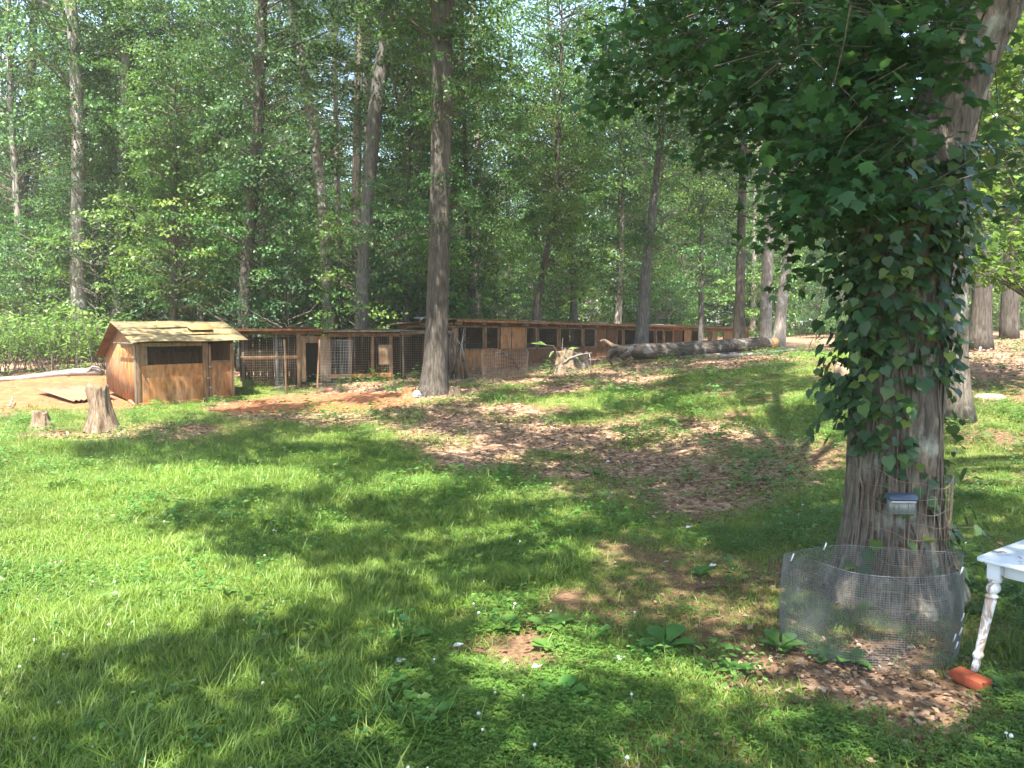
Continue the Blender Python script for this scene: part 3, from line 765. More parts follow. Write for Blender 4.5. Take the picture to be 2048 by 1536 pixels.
photo_tree('tree', 'smooth grey trunk leaning right toward the tall oak', 'tree', [(720, 700), (725, 560), (735, 400), (752, 200), (785, 0), (790, -30)], 25.5, [24, 24, 25, 28, 26, 24], 'bark_grey', [('c', 8.5, .9)], 5)
photo_tree('pine_tree', 'pink-barked pine with dead side twigs behind the leaning grey trunk', 'tree', [(716, 700), (712, 400), (716, 200), (722, 0)], 33, [20, 17, 17, 15], 'bark_pine', [('p', 10, 1.0)], 6, top=21)
photo_tree('pine_tree', 'pale pine trunk standing close right of the pink-barked pine', 'tree', [(732, 700), (734, 400), (736, 150), (738, -10)], 36, [18, 16, 15, 13], 'bark_pine', [('p', 12, 1.1)], 7, top=22)
photo_tree('pine_tree', 'thin far pine left of the pink-barked pine', 'tree', [(676, 650), (676, 400), (672, 250), (665, 0)], 40, [13, 11, 9, 8], 'bark_pine', [('p', 9, 1.25), ('p', 14, 1.2)], 8, top=22)
photo_tree('tree', 'dark leaning trunk rising behind the big log over the kennel roof', 'tree', [(1281, 700), (1290, 560), (1305, 420), (1325, 250), (1335, 100)], 25.0, [24, 20, 15, 12, 9], 'bark_grey', [('b', 3.6, .62), ('b', 7.0, .7)], 9, top=15)
photo_tree('tree', 'thin dark trunk leaning right behind the middle of the kennels', 'tree', [(1060, 690), (1075, 600), (1095, 500), (1112, 390), (1120, 200)], 30, [16, 14, 12, 10, 8], 'bark_brown', [('e', 5, .75)], 10, top=14)
photo_tree('tree', 'slim ivy-dotted pale trunk behind the kennel roof left of the dark leaning trunk', 'tree', [(1232, 660), (1238, 600), (1242, 500), (1245, 300)], 38, [15, 14, 12, 10], 'bark_pale', [('c', 7, .9)], 11)
photo_tree('tree', 'bright bare pale trunk standing in the sky gap left of the vine-covered tree', 'tree', [(1530, 680), (1537, 480), (1541, 380), (1552, 240), (1556, 0)], 33, [20, 19, 17, 16, 13], 'bark_pale', [('d', 11, .8)], 12)
photo_tree('tree', 'pale trunk leaning right just beyond the cut end of the log', 'tree', [(1557, 690), (1564, 600), (1575, 520), (1588, 420), (1592, 200)], 30, [22, 20, 17, 14, 12], 'bark_pale', [('e', 8, .8)], 13)
photo_tree('tree', 'grey forked trunk in shade behind the far end of the kennels', 'tree', [(1478, 680), (1480, 600), (1483, 420), (1490, 200)], 35, [22, 19, 16, 13], 'bark_brown', [('a', 6, .8)], 14)
photo_tree('tree', 'straight thin trunk between the two kennel windows behind the roof', 'tree', [(1402, 670), (1403, 500), (1405, 350), (1407, 100)], 36, [9, 8, 8, 7], 'bark_grey', [('d', 6, .75)], 15)
photo_tree('tree', 'pair-stemmed brown trunk behind the kennels right of the tall oak', 'tree', [(945, 680), (944, 600), (938, 500), (930, 300)], 30, [18, 17, 12, 9], 'bark_brown', [('b', 5.5, .75)], 16)
photo_tree('tree', 'thick brown trunk with dappled light at the right edge of the yard', 'tree', [(1958, 706), (1962, 640), (1966, 560), (1968, 480), (1970, 200)], 22, [46, 37, 33, 31, 24], 'bark_brown', [('d', 4.6, .62), ('d', 8, .6)], 17)
photo_tree('tree', 'rough grey trunk close behind the vine-covered tree, lit on one side', 'tree', [(1906, 845), (1908, 760), (1906, 600), (1912, 450), (1928, 280), (1950, 60), (1960, -60)], 12, [70, 54, 50, 48, 44, 40, 36], 'bark_big', [], 18, top=12)
photo_tree('tree', 'dark trunk in the shade at the far right edge behind the brown trunk', 'tree', [(2018, 690), (2020, 560), (2026, 400), (2030, 100)], 27, [30, 28, 25, 22], 'bark_brown', [('d', 5, .75)], 19)
photo_tree('tree', 'dark slim tree at the far left edge behind the shrubs', 'tree', [(40, 640), (45, 400), (60, 200), (70, -10)], 32, [20, 18, 16, 14], 'bark_brown', [('b', 4, 1.0)], 20)
photo_tree('tree', 'slim trunk with a pinkish top halfway between the far left trees and the hen house', 'tree', [(400, 640), (400, 400), (402, 200), (403, 0)], 31, [13, 12, 12, 11], 'bark_pale', [('a', 4.2, .8)], 21)
photo_tree('tree', 'leafy young tree whose bright top stands above the hen house roof', 'tree', [(345, 650), (348, 560), (350, 450), (352, 330)], 26, [12, 11, 9, 6], 'bark_brown', [('s2', 2.2, 1.0), ('s1', 5.2, 1.0)], 22, top=10)
photo_tree('tree', 'leafy young tree behind the wire pens left of the tall oak', 'tree', [(808, 670), (812, 560), (815, 450), (820, 330)], 27, [12, 10, 8, 6], 'bark_brown', [('s3', 2.0, 1.1), ('b', 5.2, .6)], 23, top=11)
photo_tree('tree', 'tall yellow-green tree glowing above the kennels right of the oak', 'tree', [(1150, 660), (1145, 500), (1120, 300), (1100, 100)], 36, [14, 12, 10, 8], 'bark_grey', [('d', 8, 1.2), ('d', 3.0, .9), ('e', 5, 1.1)], 24, top=18)

dbk = [o for o in COL.objects if o.get('label', '').startswith('sunlit ivy-flecked')][0]; d0 = np.array(dbk.location)
for pl in ([(632, 330), (660, 312), (690, 300), (712, 282)], [(630, 300), (655, 302), (676, 318), (690, 316)], [(640, 370), (668, 362), (700, 370), (716, 366)], [(622, 240), (650, 225), (690, 222)], [(660, 312), (680, 285), (700, 268)]):
    MB().tube(*(lambda a_, b_: (a_, b_))(np.array([P(x_, y_, 27) for x_, y_ in pl]) - d0, np.linspace(.045, .015, len(pl))), 5).build('dead_branch', 'bark_pale', dbk, True)

# the tall oak in front of the kennels, with its fork
ob = P(866, 787, 19.0); ob[2] = gz(ob[0], ob[1]) - .05
oak = thing('oak_tree', 'tall grey oak rising alone in front of the orange kennels', 'tree', tuple(ob))
opx = [(866, 790, 74), (868, 770, 58), (871, 730, 49), (874, 650, 44), (877, 540, 42), (879, 420, 40), (882, 300, 40), (884, 160, 40), (884, 90, 42)]
op = np.array([P(a, b, 19.0) for a, b, _ in opx]) - ob; op[0][2] = -.1
mb = MB()
def fine(pts, rad, step=.35):
    pts = np.array(pts); rad = np.array(rad); s = np.concatenate([[0], np.cumsum(np.linalg.norm(np.diff(pts, axis=0), axis=1))])
    q = np.linspace(0, s[-1], int(s[-1] / step) + 2)
    return np.stack([np.interp(q, s, pts[:, j]) for j in range(3)], -1), np.interp(q, s, rad)
mb.tube(*fine(op, [c / 2 * 19 / FPX for *_, c in opx], .18), 40, True, .10, 5)
mb.build('trunk', 'bark_brown', oak, True)
f0 = op[-1]
for k, (dx, dy, dz, r0) in enumerate([(-.15, .3, 7, .22), (.55, -.1, 6, .17)]):
    MB().tube(*fine([f0 - [0, 0, .5], f0 + np.array([dx * .4, dy * .4, dz * .3]), f0 + np.array([dx, dy, dz])], [r0 * 1.1, r0, r0 * .6]), 12, True, .12, k).build('limb', 'bark_brown', oak, True)
put_crown(oak, 'a', (0, 0, 8.6), .78, .4); put_crown(oak, 'c', (-.2, .5, 10.5), .75, 2.2)
put_crown(oak, 's1', (.3, .5, 2.9), .55, 1.0); put_crown(oak, 's3', (-1.0, .6, 3.0), .6, 2.0); put_crown(oak, 's1', (.2, .6, 6.2), .85, 4.0)

LAND = [(-900, 'behind the outermost left shrub'), (110, 'behind the rest of the left thicket'), (235, 'behind the hen house'), (480, 'behind the first left pen'), (575, 'behind the wire gates'), (665, 'behind the pen with the hatch'), (760, 'close left of the tall oak'), (850, 'behind the tall oak'), (1050, 'behind the middle kennel windows'),
        (1260, 'beyond the huge fallen log'), (1560, 'past the log cut end'), (1900, 'on the leaf bank at the right')]
ORD = ['leftmost', 'second from left', 'third from left', 'fourth from left', 'fifth from left', 'sixth from left', 'seventh from left', 'eighth from left', 'ninth from left', 'tenth from left', 'eleventh from left', 'twelfth from left', 'thirteenth from left', 'fourteenth from left', 'fifteenth from left', 'sixteenth from left', 'seventeenth from left', 'eighteenth from left', 'nineteenth from left', 'twentieth from left']
def land_labels(rows, what, look):
    px = [1024 + FPX * a / b for a, b in rows]; bins = [max(i for i, (p, _) in enumerate(LAND) if q >= p or i == 0) for q in px]
    out = [None] * len(rows)
    for b_ in set(bins):
        for rank, k in enumerate(sorted([k for k in range(len(rows)) if bins[k] == b_], key=lambda k: px[k])):
            out[k] = f"{look[k]} {what} {LAND[b_][1]}, {ORD[min(rank, 19)]} there"
    return out

# mid wood: trees placed over the ground behind the edge
r = np.random.default_rng(21)
kinds = ['a', 'd', 'c', 'd', 'e']; barks = ['bark_grey', 'bark_brown', 'bark_pale', 'bark_grey']
proto_tr = [trunk_mesh([(0, 0, -.2), (.05, .03, 3), (.0, .1, 8), (.25, .0, 14), (.2, .1, 19)], [.19, .155, .13, .09, .04], 10, b, .12, 50 + k) for k, b in enumerate(barks)]
mid = []
def free(x, y, rows, dmin): return all((x - a) ** 2 + (y - b) ** 2 > dmin ** 2 for a, b in rows)
tries = 0
while len(mid) < 52 and tries < 5000:
    tries += 1
    yy = r.uniform(30, 62); xx = r.uniform(-.78, .78) * yy
    sx, sy = xx + 1.77, yy - 24       # keep off the kennels
    s = sx * .589 + sy * .808; off = -sx * .808 + sy * .589
    if -2 < s < 29 and off < 3.6: continue
    if yy < 33 and abs(xx) < 3: continue
    if not free(xx, yy, mid, 2.6): continue
    mid.append((xx, yy))
G_MID = 'trees deeper in the wood'
mk = [int(r.integers(5)) for _ in mid]; BK = ['grey-barked', 'dark-barked', 'pale-barked', 'grey-barked']
ml = land_labels(mid, 'forest tree', [BK[k % 4] + (' yellow-green' if mk[k] in (1, 3) else ' deep-green') for k in range(len(mid))])
for k, (xx, yy) in enumerate(mid):
    t_ = thing('forest_tree', ml[k], 'tree', (xx, yy, gz(xx, yy)), r.uniform(0, 6.28), G_MID)
    s = r.uniform(.85, 1.25); tr = link('trunk', proto_tr[k % 4], t_); tr.scale = (s, s, 1.25)
    put_crown(t_, kinds[mk[k]], (0, 0, r.uniform(1.2, 7.0)), r.uniform(.85, 1.15), r.uniform(0, 6.28))

# understory saplings
G_SAP = 'saplings under the trees'
sap = []; tries = 0
sap_tr = trunk_mesh([(0, 0, -.1), (.04, 0, 2), (0, .05, 5)], [.035, .028, .01], 6, 'bark_brown', .1, 70)
while len(sap) < 84 and tries < 6000:
    tries += 1
    yy = r.uniform(26, 50) if len(sap) > 20 else r.uniform(25, 31); xx = r.uniform(-.72, .72) * yy
    sx, sy = xx + 1.77, yy - 24; s = sx * .589 + sy * .808; off = -sx * .808 + sy * .589
    if -7.5 < s < 29 and off < 3.2: continue
    if xx > 10 and yy < 27: continue
    if xx < -10 and yy < 27.5: continue
    if not free(xx, yy, sap, 1.5): continue
    sap.append((xx, yy))
sk = [int(r.integers(4)) for _ in sap]; sl_ = land_labels(sap, 'sapling', [['leafy', 'bright fresh-green', 'low dark-leaved', 'fresh-green bushy'][q] for q in sk])
for k, (xx, yy) in enumerate(sap):
    t_ = thing('sapling', sl_[k], 'tree', (xx, yy, gz(xx, yy)), r.uniform(0, 6.28), G_SAP)
    s = r.uniform(.75, 1.2); tr = link('trunk', sap_tr, t_); tr.scale = (s, s, s)
    put_crown(t_, ['s1', 's2', 's3', 's4'][sk[k]], (0, 0, 0), s, 0)

# far wood, one mass
far_p = []
for kd in ('a', 'b', 'd', 'e'):
    far_p.append(CR[kd][0])
n = 230; yy = r.uniform(60, 130, n); xx = r.uniform(-.85, .85, n) * yy
hh = r.uniform(-2, 5, n)
scatter('far_woodland', 'far green woodland closing the view between the trunks', np.stack([xx, yy, G(xx, yy) + hh], -1), np.stack([0 * xx, 0 * xx, r.uniform(0, 6.28, n)], -1), r.uniform(1.0, 1.5, n), r.integers(0, 4, n), far_p)

n = 150; yy = r.uniform(52, 85, n); xx = r.uniform(-.8, .8, n) * yy
scatter('far_undergrowth', 'far green undergrowth between the distant trunks', np.stack([xx, yy, G(xx, yy) - .6], -1), np.stack([0 * xx, 0 * xx, r.uniform(0, 6.28, n)], -1), r.uniform(1.1, 1.7, n), r.integers(0, 2, n), [CR['s2'][0], CR['s1'][0]])

# sunlit shrubs at the left edge
def shrub_mesh(seed, n_st=16, h=1.9, mat='shrub'):
    r = np.random.default_rng(seed); pos = []; ax = []; nr = []; b = MB()
    for _ in range(n_st):
        a = r.uniform(0, 2 * pi); ln = r.uniform(.2, .9); L = h * r.uniform(.55, 1.1); base = np.array([*r.normal(0, .25, 2), 0])
        tip = base + np.array([cos(a) * ln, sin(a) * ln, L]); midp = (base + tip) / 2 + [0, 0, .15]
        b.tube([base, midp, tip], [.014, .010, .005], 4, False)
        for q in np.linspace(.25, 1, 30):
            p = base * (1 - q) ** 2 + 2 * midp * q * (1 - q) + tip * q * q; aa = r.uniform(0, 2 * pi)
            pos.append(p + r.normal(0, .05, 3)); ax.append([cos(aa), sin(aa), r.uniform(-.5, .25)]); nr.append([r.normal(0, .35), r.normal(0, .35) - .3, 1])
    m = len(pos)
    return leaf_mesh('foliage', np.array(pos), np.array(ax), np.array(nr), r.uniform(.13, .24, m), T_LANCE, 'leaf_shrub', np.clip(r.normal(.5, .25, m), 0, 1)), b.make('stems', 'twig', True)
SH = [shrub_mesh(s) for s in (401, 402, 403)]
spots = [(10, 722, 24), (55, 725, 24.5), (100, 722, 24), (150, 722, 24.8), (190, 718, 24), (225, 715, 25), (75, 700, 26), (-30, 735, 23), (135, 700, 26.5), (30, 700, 26.5), (185, 700, 27)]
slab = ['lush big-leaved shrub at the left edge above the bare log end', 'big-leaved shrub second from the left above the pale log', 'big-leaved shrub over the middle of the pale log',
        'big-leaved shrub over the right half of the pale log', 'big-leaved shrub beside the hen house gable', 'big-leaved shrub behind the hen house gable corner']
for k, (px, py, d) in enumerate(spots):
    p = P(px, py, d); lb = slab[k] if k < 6 else ['tall rear shrub showing over the thicket middle', 'outermost shrub cut off by the left edge of the view', 'rear shrub directly behind the one over the log middle', 'rear shrub behind the two leftmost shrubs', 'rear shrub nearest the hen house roof'][k - 6]
    t_ = thing('shrub', lb, 'shrub', (p[0], p[1], gz(p[0], p[1])), k * 1.3, 'sunlit shrubs of the left thicket')
    f, s = SH[k % 3]; sc = [1.0, .92, 1.1, .85, .95, 1.0, 1.15, 1.0, 1.1, 1.0, 1.0][k]
    for nm, me in (('foliage', f), ('stems', s)):
        o = link(nm, me, t_); o.scale = (sc, sc, sc * .95)

# ---------------------------------------------------------------- the big vine-covered tree
TB = P(1782, 1190, 6.0); TB[2] = gz(TB[0], TB[1]) - .04
big = thing('vine_covered_tree', 'huge old tree with vine leaves over its trunk, inside the wire ring', 'tree', tuple(TB))
def furrowed(pts, rad, k, step, seed, depth=.02, flare=True):
    pp, rr = fine(pts, rad, step); a = np.linspace(0, 2 * pi, k, endpoint=False)
    tt = unit(np.gradient(pp, axis=0)); vs = []
    sx = np.array([1., 0, 0])
    L = np.concatenate([[0], np.cumsum(np.linalg.norm(np.diff(pp, axis=0), axis=1))])
    for i_ in range(len(pp)):
        sx = sx - tt[i_] * (sx @ tt[i_]); sx /= np.linalg.norm(sx); sy = np.cross(tt[i_], sx)
        ca, sa = np.cos(a), np.sin(a)
        f = fbm(ca * 9 + 20, sa * 9 + 20, L[i_] * 1.7, seed, 2); big_ = fbm(ca * 1.3 + 4, sa * 1.3 + 4, L[i_] * .6, seed + 7, 2)
        r_ = rr[i_] * (1 + .12 * (big_ - .5)) - depth * np.abs(f - .5) * 3.2
        if flare: r_ = r_ * (1 + .16 * np.clip(1 - L[i_] / .9, 0, 1) ** 2 * (1 + np.sin(a * 5 + seed)))
        vs.append(pp[i_] + (ca * r_)[:, None] * sx + (sa * r_)[:, None] * sy)
    v = np.concatenate(vs); n = len(pp); i_ = np.arange(n - 1)[:, None] * k; j = np.arange(k)[None]
    q = np.stack([i_ + j, i_ + (j + 1) % k, i_ + k + (j + 1) % k, i_ + k + j], -1).reshape(-1, 4)
    return v, q
bp = [(1780, 1200, 250), (1781, 1120, 215), (1782, 1020, 184), (1783, 940, 172), (1788, 760, 168), (1793, 600, 176), (1797, 460, 190), (1800, 340, 196), (1805, 260, 170)]
bpts = [P(a, b, 6.0) - TB for a, b, _ in bp]; bpts[0][2] = -.05
v, q = furrowed(bpts, [c / 2 * 6 / FPX for *_, c in bp], 150, .03, 3, .024)
link('trunk', mesh_np('trunk', v, q, 'bark_big', None, True), big)
for k, (l_, top) in enumerate([([(1762, 400, 100), (1742, 260, 96), (1722, 120, 88), (1700, -40, 80), (1660, -300, 60)], 0), ([(1830, 400, 130), (1868, 270, 128), (1920, 140, 118), (1985, 10, 108), (2060, -140, 95), (2140, -400, 70)], 0)]):
    lp = [P(a, b, 6.0) - TB for a, b, _ in l_]
    v, q = furrowed(lp, [c / 2 * 6 / FPX for *_, c in l_], 90, .05, 13 + k, .018, False)
    link('limb', mesh_np('limb', v, q, 'bark_big', None, True), big)

# leafy branches of the big tree hanging into view: maple-like leaves in flat layered sprays
r = np.random.default_rng(91)
def spray_cloud(cents, per, sr, lsize, flat=.22, ysz=1.0):
    n = len(cents); a = r.uniform(0, 2 * pi, n); out = unit(np.stack([np.cos(a), np.sin(a), r.normal(-.25, .12, n)], -1))
    side = unit(np.cross(out, [0, 0, 1.])); up = np.cross(side, out)
    A, B, Hh = r.normal(0, .6, (n, per)), r.normal(0, .45, (n, per)), r.normal(0, flat, (n, per))
    pos = cents[:, None] + sr * (A[..., None] * out[:, None] + B[..., None] * side[:, None] + (Hh - .2 * A * A)[..., None] * up[:, None])
    pos = pos.reshape(-1, 3); m = len(pos)
    ax = np.repeat(out, per, 0) + r.normal(0, .6, (m, 3)) + [0, 0, -.3]; nr = np.repeat(up, per, 0) + r.normal(0, .33, (m, 3))
    return pos, ax, nr, lsize * r.uniform(.6, 1.2, m), np.clip(np.repeat(r.normal(.35, .15, n), per) + r.normal(0, .12, m), 0, 1), out
reg = []   # (px0, px1, py0, py1, d0, d1, count)
for (x0, x1, y0, y1, d0, d1, c) in [(1290, 1560, -60, 130, 6.5, 9, 52), (1450, 1720, -60, 260, 6, 8.5, 80), (1180, 1420, 60, 230, 7.5, 9.5, 26), (1560, 1720, 180, 470, 5.6, 7.5, 40),
                                   (1680, 1880, -80, 130, 4.6, 6.2, 44), (1850, 1960, -80, 10, 5, 6.5, 6), (1620, 1860, 130, 330, 4.8, 5.6, 28), (1600, 1680, 440, 560, 5.8, 6.6, 6),
                                   (1900, 2080, 230, 420, 6.0, 8.5, 10), (1400, 1600, 230, 330, 7, 8.5, 14), (1640, 1900, 330, 420, 5.0, 5.6, 14)]:
    for _ in range(c):
        reg.append(P(r.uniform(x0, x1), r.uniform(y0, y1), r.uniform(d0, d1)))
cents = np.array(reg)
pos, ax, nr, sz, ti, out = spray_cloud(cents, 27, .36, .098, .14)
v, f, idl = leaves(pos - TB, ax, nr, sz, T_MAPLE)
o = link('crown', mesh_np('crown', v, f, 'leaf_cool_shade', ti[idl]), big)
b = MB(); anchors = np.array([P(1722, 120, 6), P(1742, 260, 6), P(1920, 140, 6), P(1985, 10, 6), P(1700, -40, 6), P(1797, 400, 6)])
for k, c in enumerate(cents):
    an = anchors[np.argmin(((anchors - c) ** 2).sum(1) + r.uniform(0, 1.5, len(anchors)))]
    if k % 3: 
        an = c - out[k] * .7 + r.normal(0, .1, 3) + [0, 0, .1]
    mm = (an + c) / 2 + [0, 0, .12] + r.normal(0, .08, 3)
    b.tube(np.array([an, mm, c + out[k] * .25]) - TB, [.013 if k % 3 == 0 else .006, .008 if k % 3 == 0 else .004, .003], 4, False)
b.build('branches', 'twig', big, True, kind='stuff')

# vine leaves on the trunk
vine = thing('climbing_vine', 'broad-leaved vine climbing the huge trunk from the wire ring to the fork', 'vine', tuple(TB))
cen = np.array([P(a, b_, 6.0) for a, b_, _ in bp]); crad = np.array([c / 2 * 6 / FPX for *_, c in bp])
VP = []; VA = []; VN = []
def trunk_at(z): return np.array([np.interp(z, cen[:, 2], cen[:, 0]), np.interp(z, cen[:, 2], cen[:, 1]), z]), float(np.interp(z, cen[:, 2], crad))
def zpx(py): return P(1780, py, 6.0)[2]
def add_vine(n, py0, py1, a0, a1, off0, off1):
    for _ in range(n):
        z = zpx(r.uniform(py0, py1)); c, rd = trunk_at(z); a = radians(r.uniform(a0, a1))      # 270 = facing the camera
        o_ = np.array([cos(a), sin(a), 0]); VP.append(c + o_ * (rd + r.uniform(off0, off1)))
        VA.append(np.array([0, 0, -1]) + o_ * r.uniform(.2, 1.2) + r.normal(0, .5, 3)); VN.append(o_ * 1.0 + np.array([0, 0, .9]) + r.normal(0, .42, 3))
add_vine(660, 330, 760, 185, 335, .01, .12); add_vine(90, 760, 900, 195, 265, .02, .10)
add_vine(330, 300, 560, 178, 350, .03, .22)
add_vine(230, 480, 800, 168, 225, .04, .27); add_vine(70, 700, 880, 170, 200, .03, .32)
add_vine(34, 640, 960, 345, 372, .05, .26); add_vine(26, 900, 1010, 230, 330, .0, .05); add_vine(34, 1040, 1190, 200, 340, .0, .08)
add_vine(30, 1000, 1150, 300, 370, .05, .35)
VP, VA, VN = np.array(VP) - TB, np.array(VA), np.array(VN); nV = len(VP)
vs = r.uniform(.045, .115, nV); vt = np.clip(r.normal(.38, .2, nV) + (r.random(nV) < .05) * .5, 0, 1)
front = np.argsort(VP[:, 1] - vs * 2)[:300]
hv = np.zeros(nV, bool); hv[front] = True
tplm = []
for k in range(6):
    a_ = leaf_mesh('leaf', np.zeros((1, 3)), np.array([[0, 1., 0]]), np.array([[0, 0, 1.]]), np.array([1.0]), T_HEART, 'leaf_vine', np.array([.12 + .17 * k])); tplm.append(a_)

for k in front:
    Y = unit(VA[k]); Z = unit(VN[k] - Y * (VN[k] @ Y)); X = np.cross(Y, Z)
    o = bpy.data.objects.new('leaf', tplm[min(5, int(vt[k] * 6))]); COL.objects.link(o); o.parent = vine
    m4 = Matrix.Identity(4)
    for j in range(3):
        m4[j][0], m4[j][1], m4[j][2], m4[j][3] = X[j] * vs[k], Y[j] * vs[k], Z[j] * vs[k], VP[k][j]
    o.matrix_local = m4
v, f, idl = leaves(VP[~hv], VA[~hv], VN[~hv], vs[~hv], T_HEART)
link('leaf_mass', mesh_np('leaf_mass', v, f, 'leaf_vine', vt[~hv][idl]), vine, kind='stuff')
b = MB()
for k in range(14):
    a = radians(r.uniform(190, 350)); pts = []
    for z in np.linspace(.1, zpx(r.uniform(280, 600)) - .0, 14):
        c, rd = trunk_at(z); a += r.normal(0, .07); pts.append(c + np.array([cos(a), sin(a), 0]) * (rd + .015) - TB)
    b.tube(pts, np.linspace(.011, .004, 14), 5, False)
for k in range(40):        # shoots that stand off the trunk
    j = r.integers(nV); p = VP[j]; c, rd = trunk_at(p[2] + TB[2]); c = c - TB; c[2] = p[2] - .15
    b.tube([c + unit(p - c) * rd * .9, (p + c) / 2 + unit(p - c) * rd * .5, p], [.005, .004, .002], 4, False)
b.build('stem', 'twig', vine, True, kind='stuff')

# yellow-green tree crown lit beyond, at the right edge
ry = thing('young_tree', 'yellow-green leafy branches lit by the sun at the right edge', 'tree', tuple(P(2100, 800, 13) * [1, 1, 0] + [0, 0, gz(*P(2100, 800, 13)[:2])]))
rb = np.array(ry.location)
cents = np.array([P(r.uniform(1915, 2130), r.uniform(-40, 560), r.uniform(12.6, 15)) for _ in range(170)])
pos, ax, nr, sz, ti, out = spray_cloud(cents, 30, .42, .125)
v, f, idl = leaves(pos - rb, ax, nr, sz, T_MAPLE)
link('crown', mesh_np('crown', v, f, 'leaf_fresh_lit', np.clip(ti + .25, 0, 1)[idl]), ry)
b = MB(); 
for c in cents[:60]:
    s = np.array([P(2110, 0, 13)[0], 13.2, max(c[2] - .8, 2.5)]); b.tube(np.array([s, (s + c) / 2 + [0, 0, .1], c]) - rb, [.02, .012, .004], 4, False)
b.build('branches', 'twig', ry, True, kind='stuff')
tp = P(2110, 300, 13.2)
link('trunk', trunk_mesh([(0, 0, -.1), (tp[0] - rb[0], .2, 3.5), (tp[0] - rb[0] + .2, .2, 9)], [.11, .09, .05], 10, 'bark_grey', .1, 88), ry)

# ---------------------------------------------------------------- canopy of unseen leaf clumps, placed to shape the shade on the lawn
gxx, gyy = np.meshgrid(np.arange(-12, 15, .33), np.arange(.2, 35, .33))
gxx = (gxx + r.uniform(-.16, .16, gxx.shape)).ravel(); gyy = (gyy + r.uniform(-.16, .16, gyy.shape)).ravel()
sh = ~lit(gxx, gyy)
tall_grass_field = (gxx < -10.5)
px_left = gxx < -.52 * gyy - 1.0
sh &= ~((gxx > 7.2) & (gyy > 9) & (gyy < 24))
edge_n = fbm(gxx * 1.1, gyy * 1.1, 0, 71)
dens = np.where(gyy > 12, edge_n > .40, edge_n > .22)
dens = np.where(gyy > 19, edge_n > .41, dens); dens |= (gyy < 7) & (edge_n > .12)
dens = np.where(gyy > 24, edge_n > np.where(gxx < -5, .70, np.where(gyy < 34, .44, .5)), dens); dens &= ~((gyy > 16.8) & (gyy <= 23) & (gxx < -6.6) & (edge_n < .62))
dens |= (gxx > 1.0) & (gxx < 7) & (gyy < 13)
sh |= (gxx > 2.35) & (gxx < 4.6) & (gyy > 4.45) & (gyy < 6.2)  # extra clumps added to keep the table top in shade
k_ = sh & dens
gxx, gyy = gxx[k_], gyy[k_]
hgt = np.maximum(8.2, (.46 * gyy + 1.9) / 1.16) + 1.6 * fbm(gxx * .25, gyy * .25, 0, 72) + r.uniform(-.2, .6, len(gxx))
T = hgt / SUN[2]
cc = np.stack([gxx + SUN[0] * T, gyy + SUN[1] * T, G(gxx, gyy) + hgt], -1)  # each clump sits up the sun ray from ground meant to be shaded
homes = [('vine_covered_tree', big, (TB[0], TB[1])), ('oak', oak, (ob[0], ob[1]))]
for nm, lb, hx, hy in (('added_shade_tree', 'unseen tall tree behind the camera, put in to shade the lawn', -4.5, -5.5), ('added_shade_tree', 'second unseen tall tree right of the camera, put in to shade the lawn', 6.5, -4.0)):
    t_ = thing(nm, lb, 'tree', (hx, hy, gz(hx, hy)))
    link('trunk', trunk_mesh([(0, 0, -.1), (.1, .1, 4), (0, .4, 10), (.1, .8, 14)], [.36, .28, .22, .1], 18, 'bark_brown', .12, 95), t_)
    homes.append((nm, t_, (hx, hy)))  # unseen trees added to carry the shading clumps
hxy = np.array([h[2] for h in homes]); who = np.argmin(((cc[:, None, :2] - hxy[None]) ** 2).sum(-1) * np.array([1, 1.2, 1, 1]), 1)
for k, (nm, root, (hx, hy)) in enumerate(homes):
    cs = cc[who == k]
    if not len(cs): continue
    per = 42; n = len(cs); L0 = np.array([hx, hy, float(root.location[2])])
    pos = (cs[:, None] + r.normal(0, 1, (n, per, 3)) * [.17, .17, .16]).reshape(-1, 3); m = n * per
    a = r.uniform(0, 2 * pi, m)
    v, f, idl = leaves(pos - np.array(root.location), np.stack([np.cos(a), np.sin(a), r.normal(-.2, .2, m)], -1), np.stack([r.normal(0, .35, m), r.normal(0, .35, m) - .2, np.ones(m)], -1), r.uniform(.11, .19, m), T_SIMPLE)
    link('shade_canopy', mesh_np('shade_canopy', v, f, 'leaf', np.clip(r.normal(.45, .2, m), 0, 1)[idl]), root)
    b = MB()
    for e in cs[::14]:
        d = sqrt((e[0] - hx) ** 2 + (e[1] - hy) ** 2); s = np.array([hx + (e[0] - hx) * .03, hy + (e[1] - hy) * .03, max(e[2] - min(3.5, .55 * d + .5), 11.0 if nm == 'oak' else 7.5)])
        mm = s * .45 + e * .55 + [0, 0, .35]
        b.tube(np.array([s, mm, e]) - np.array(root.location), [.035 + .008 * d, .03, .008], 5, False)
    b.build('bough', 'bark_brown', root, True, kind='stuff')

# ---------------------------------------------------------------- wire mesh helper (grid panels with real wires)
def wire_grid(mb, A, B, z0, z1, sx, sz, th, skew=0.0, jit=0.0):
    """vertical wire panel from A(x,y) to B(x,y)"""
    A, B = np.array(A, float), np.array(B, float); L = np.linalg.norm(B - A); n = max(1, int(L / sx)); m = max(1, int((z1 - z0) / sz))
    for i_ in range(n + 1):
        p = A + (B - A) * i_ / n
        mb.tube([(p[0], p[1], z0 + rng.normal(0, jit)), (p[0] + skew, p[1] + rng.normal(0, jit), z1 + rng.normal(0, jit))], th, 3, False)
    for j in range(m + 1):
        z = z0 + (z1 - z0) * j / m; s = skew * j / m
        mb.tube([(A[0] + s, A[1], z + rng.normal(0, jit)), ((A[0] + B[0]) / 2 + s, (A[1] + B[1]) / 2, z + rng.normal(0, jit)), (B[0] + s, B[1], z + rng.normal(0, jit))], th, 3, False)

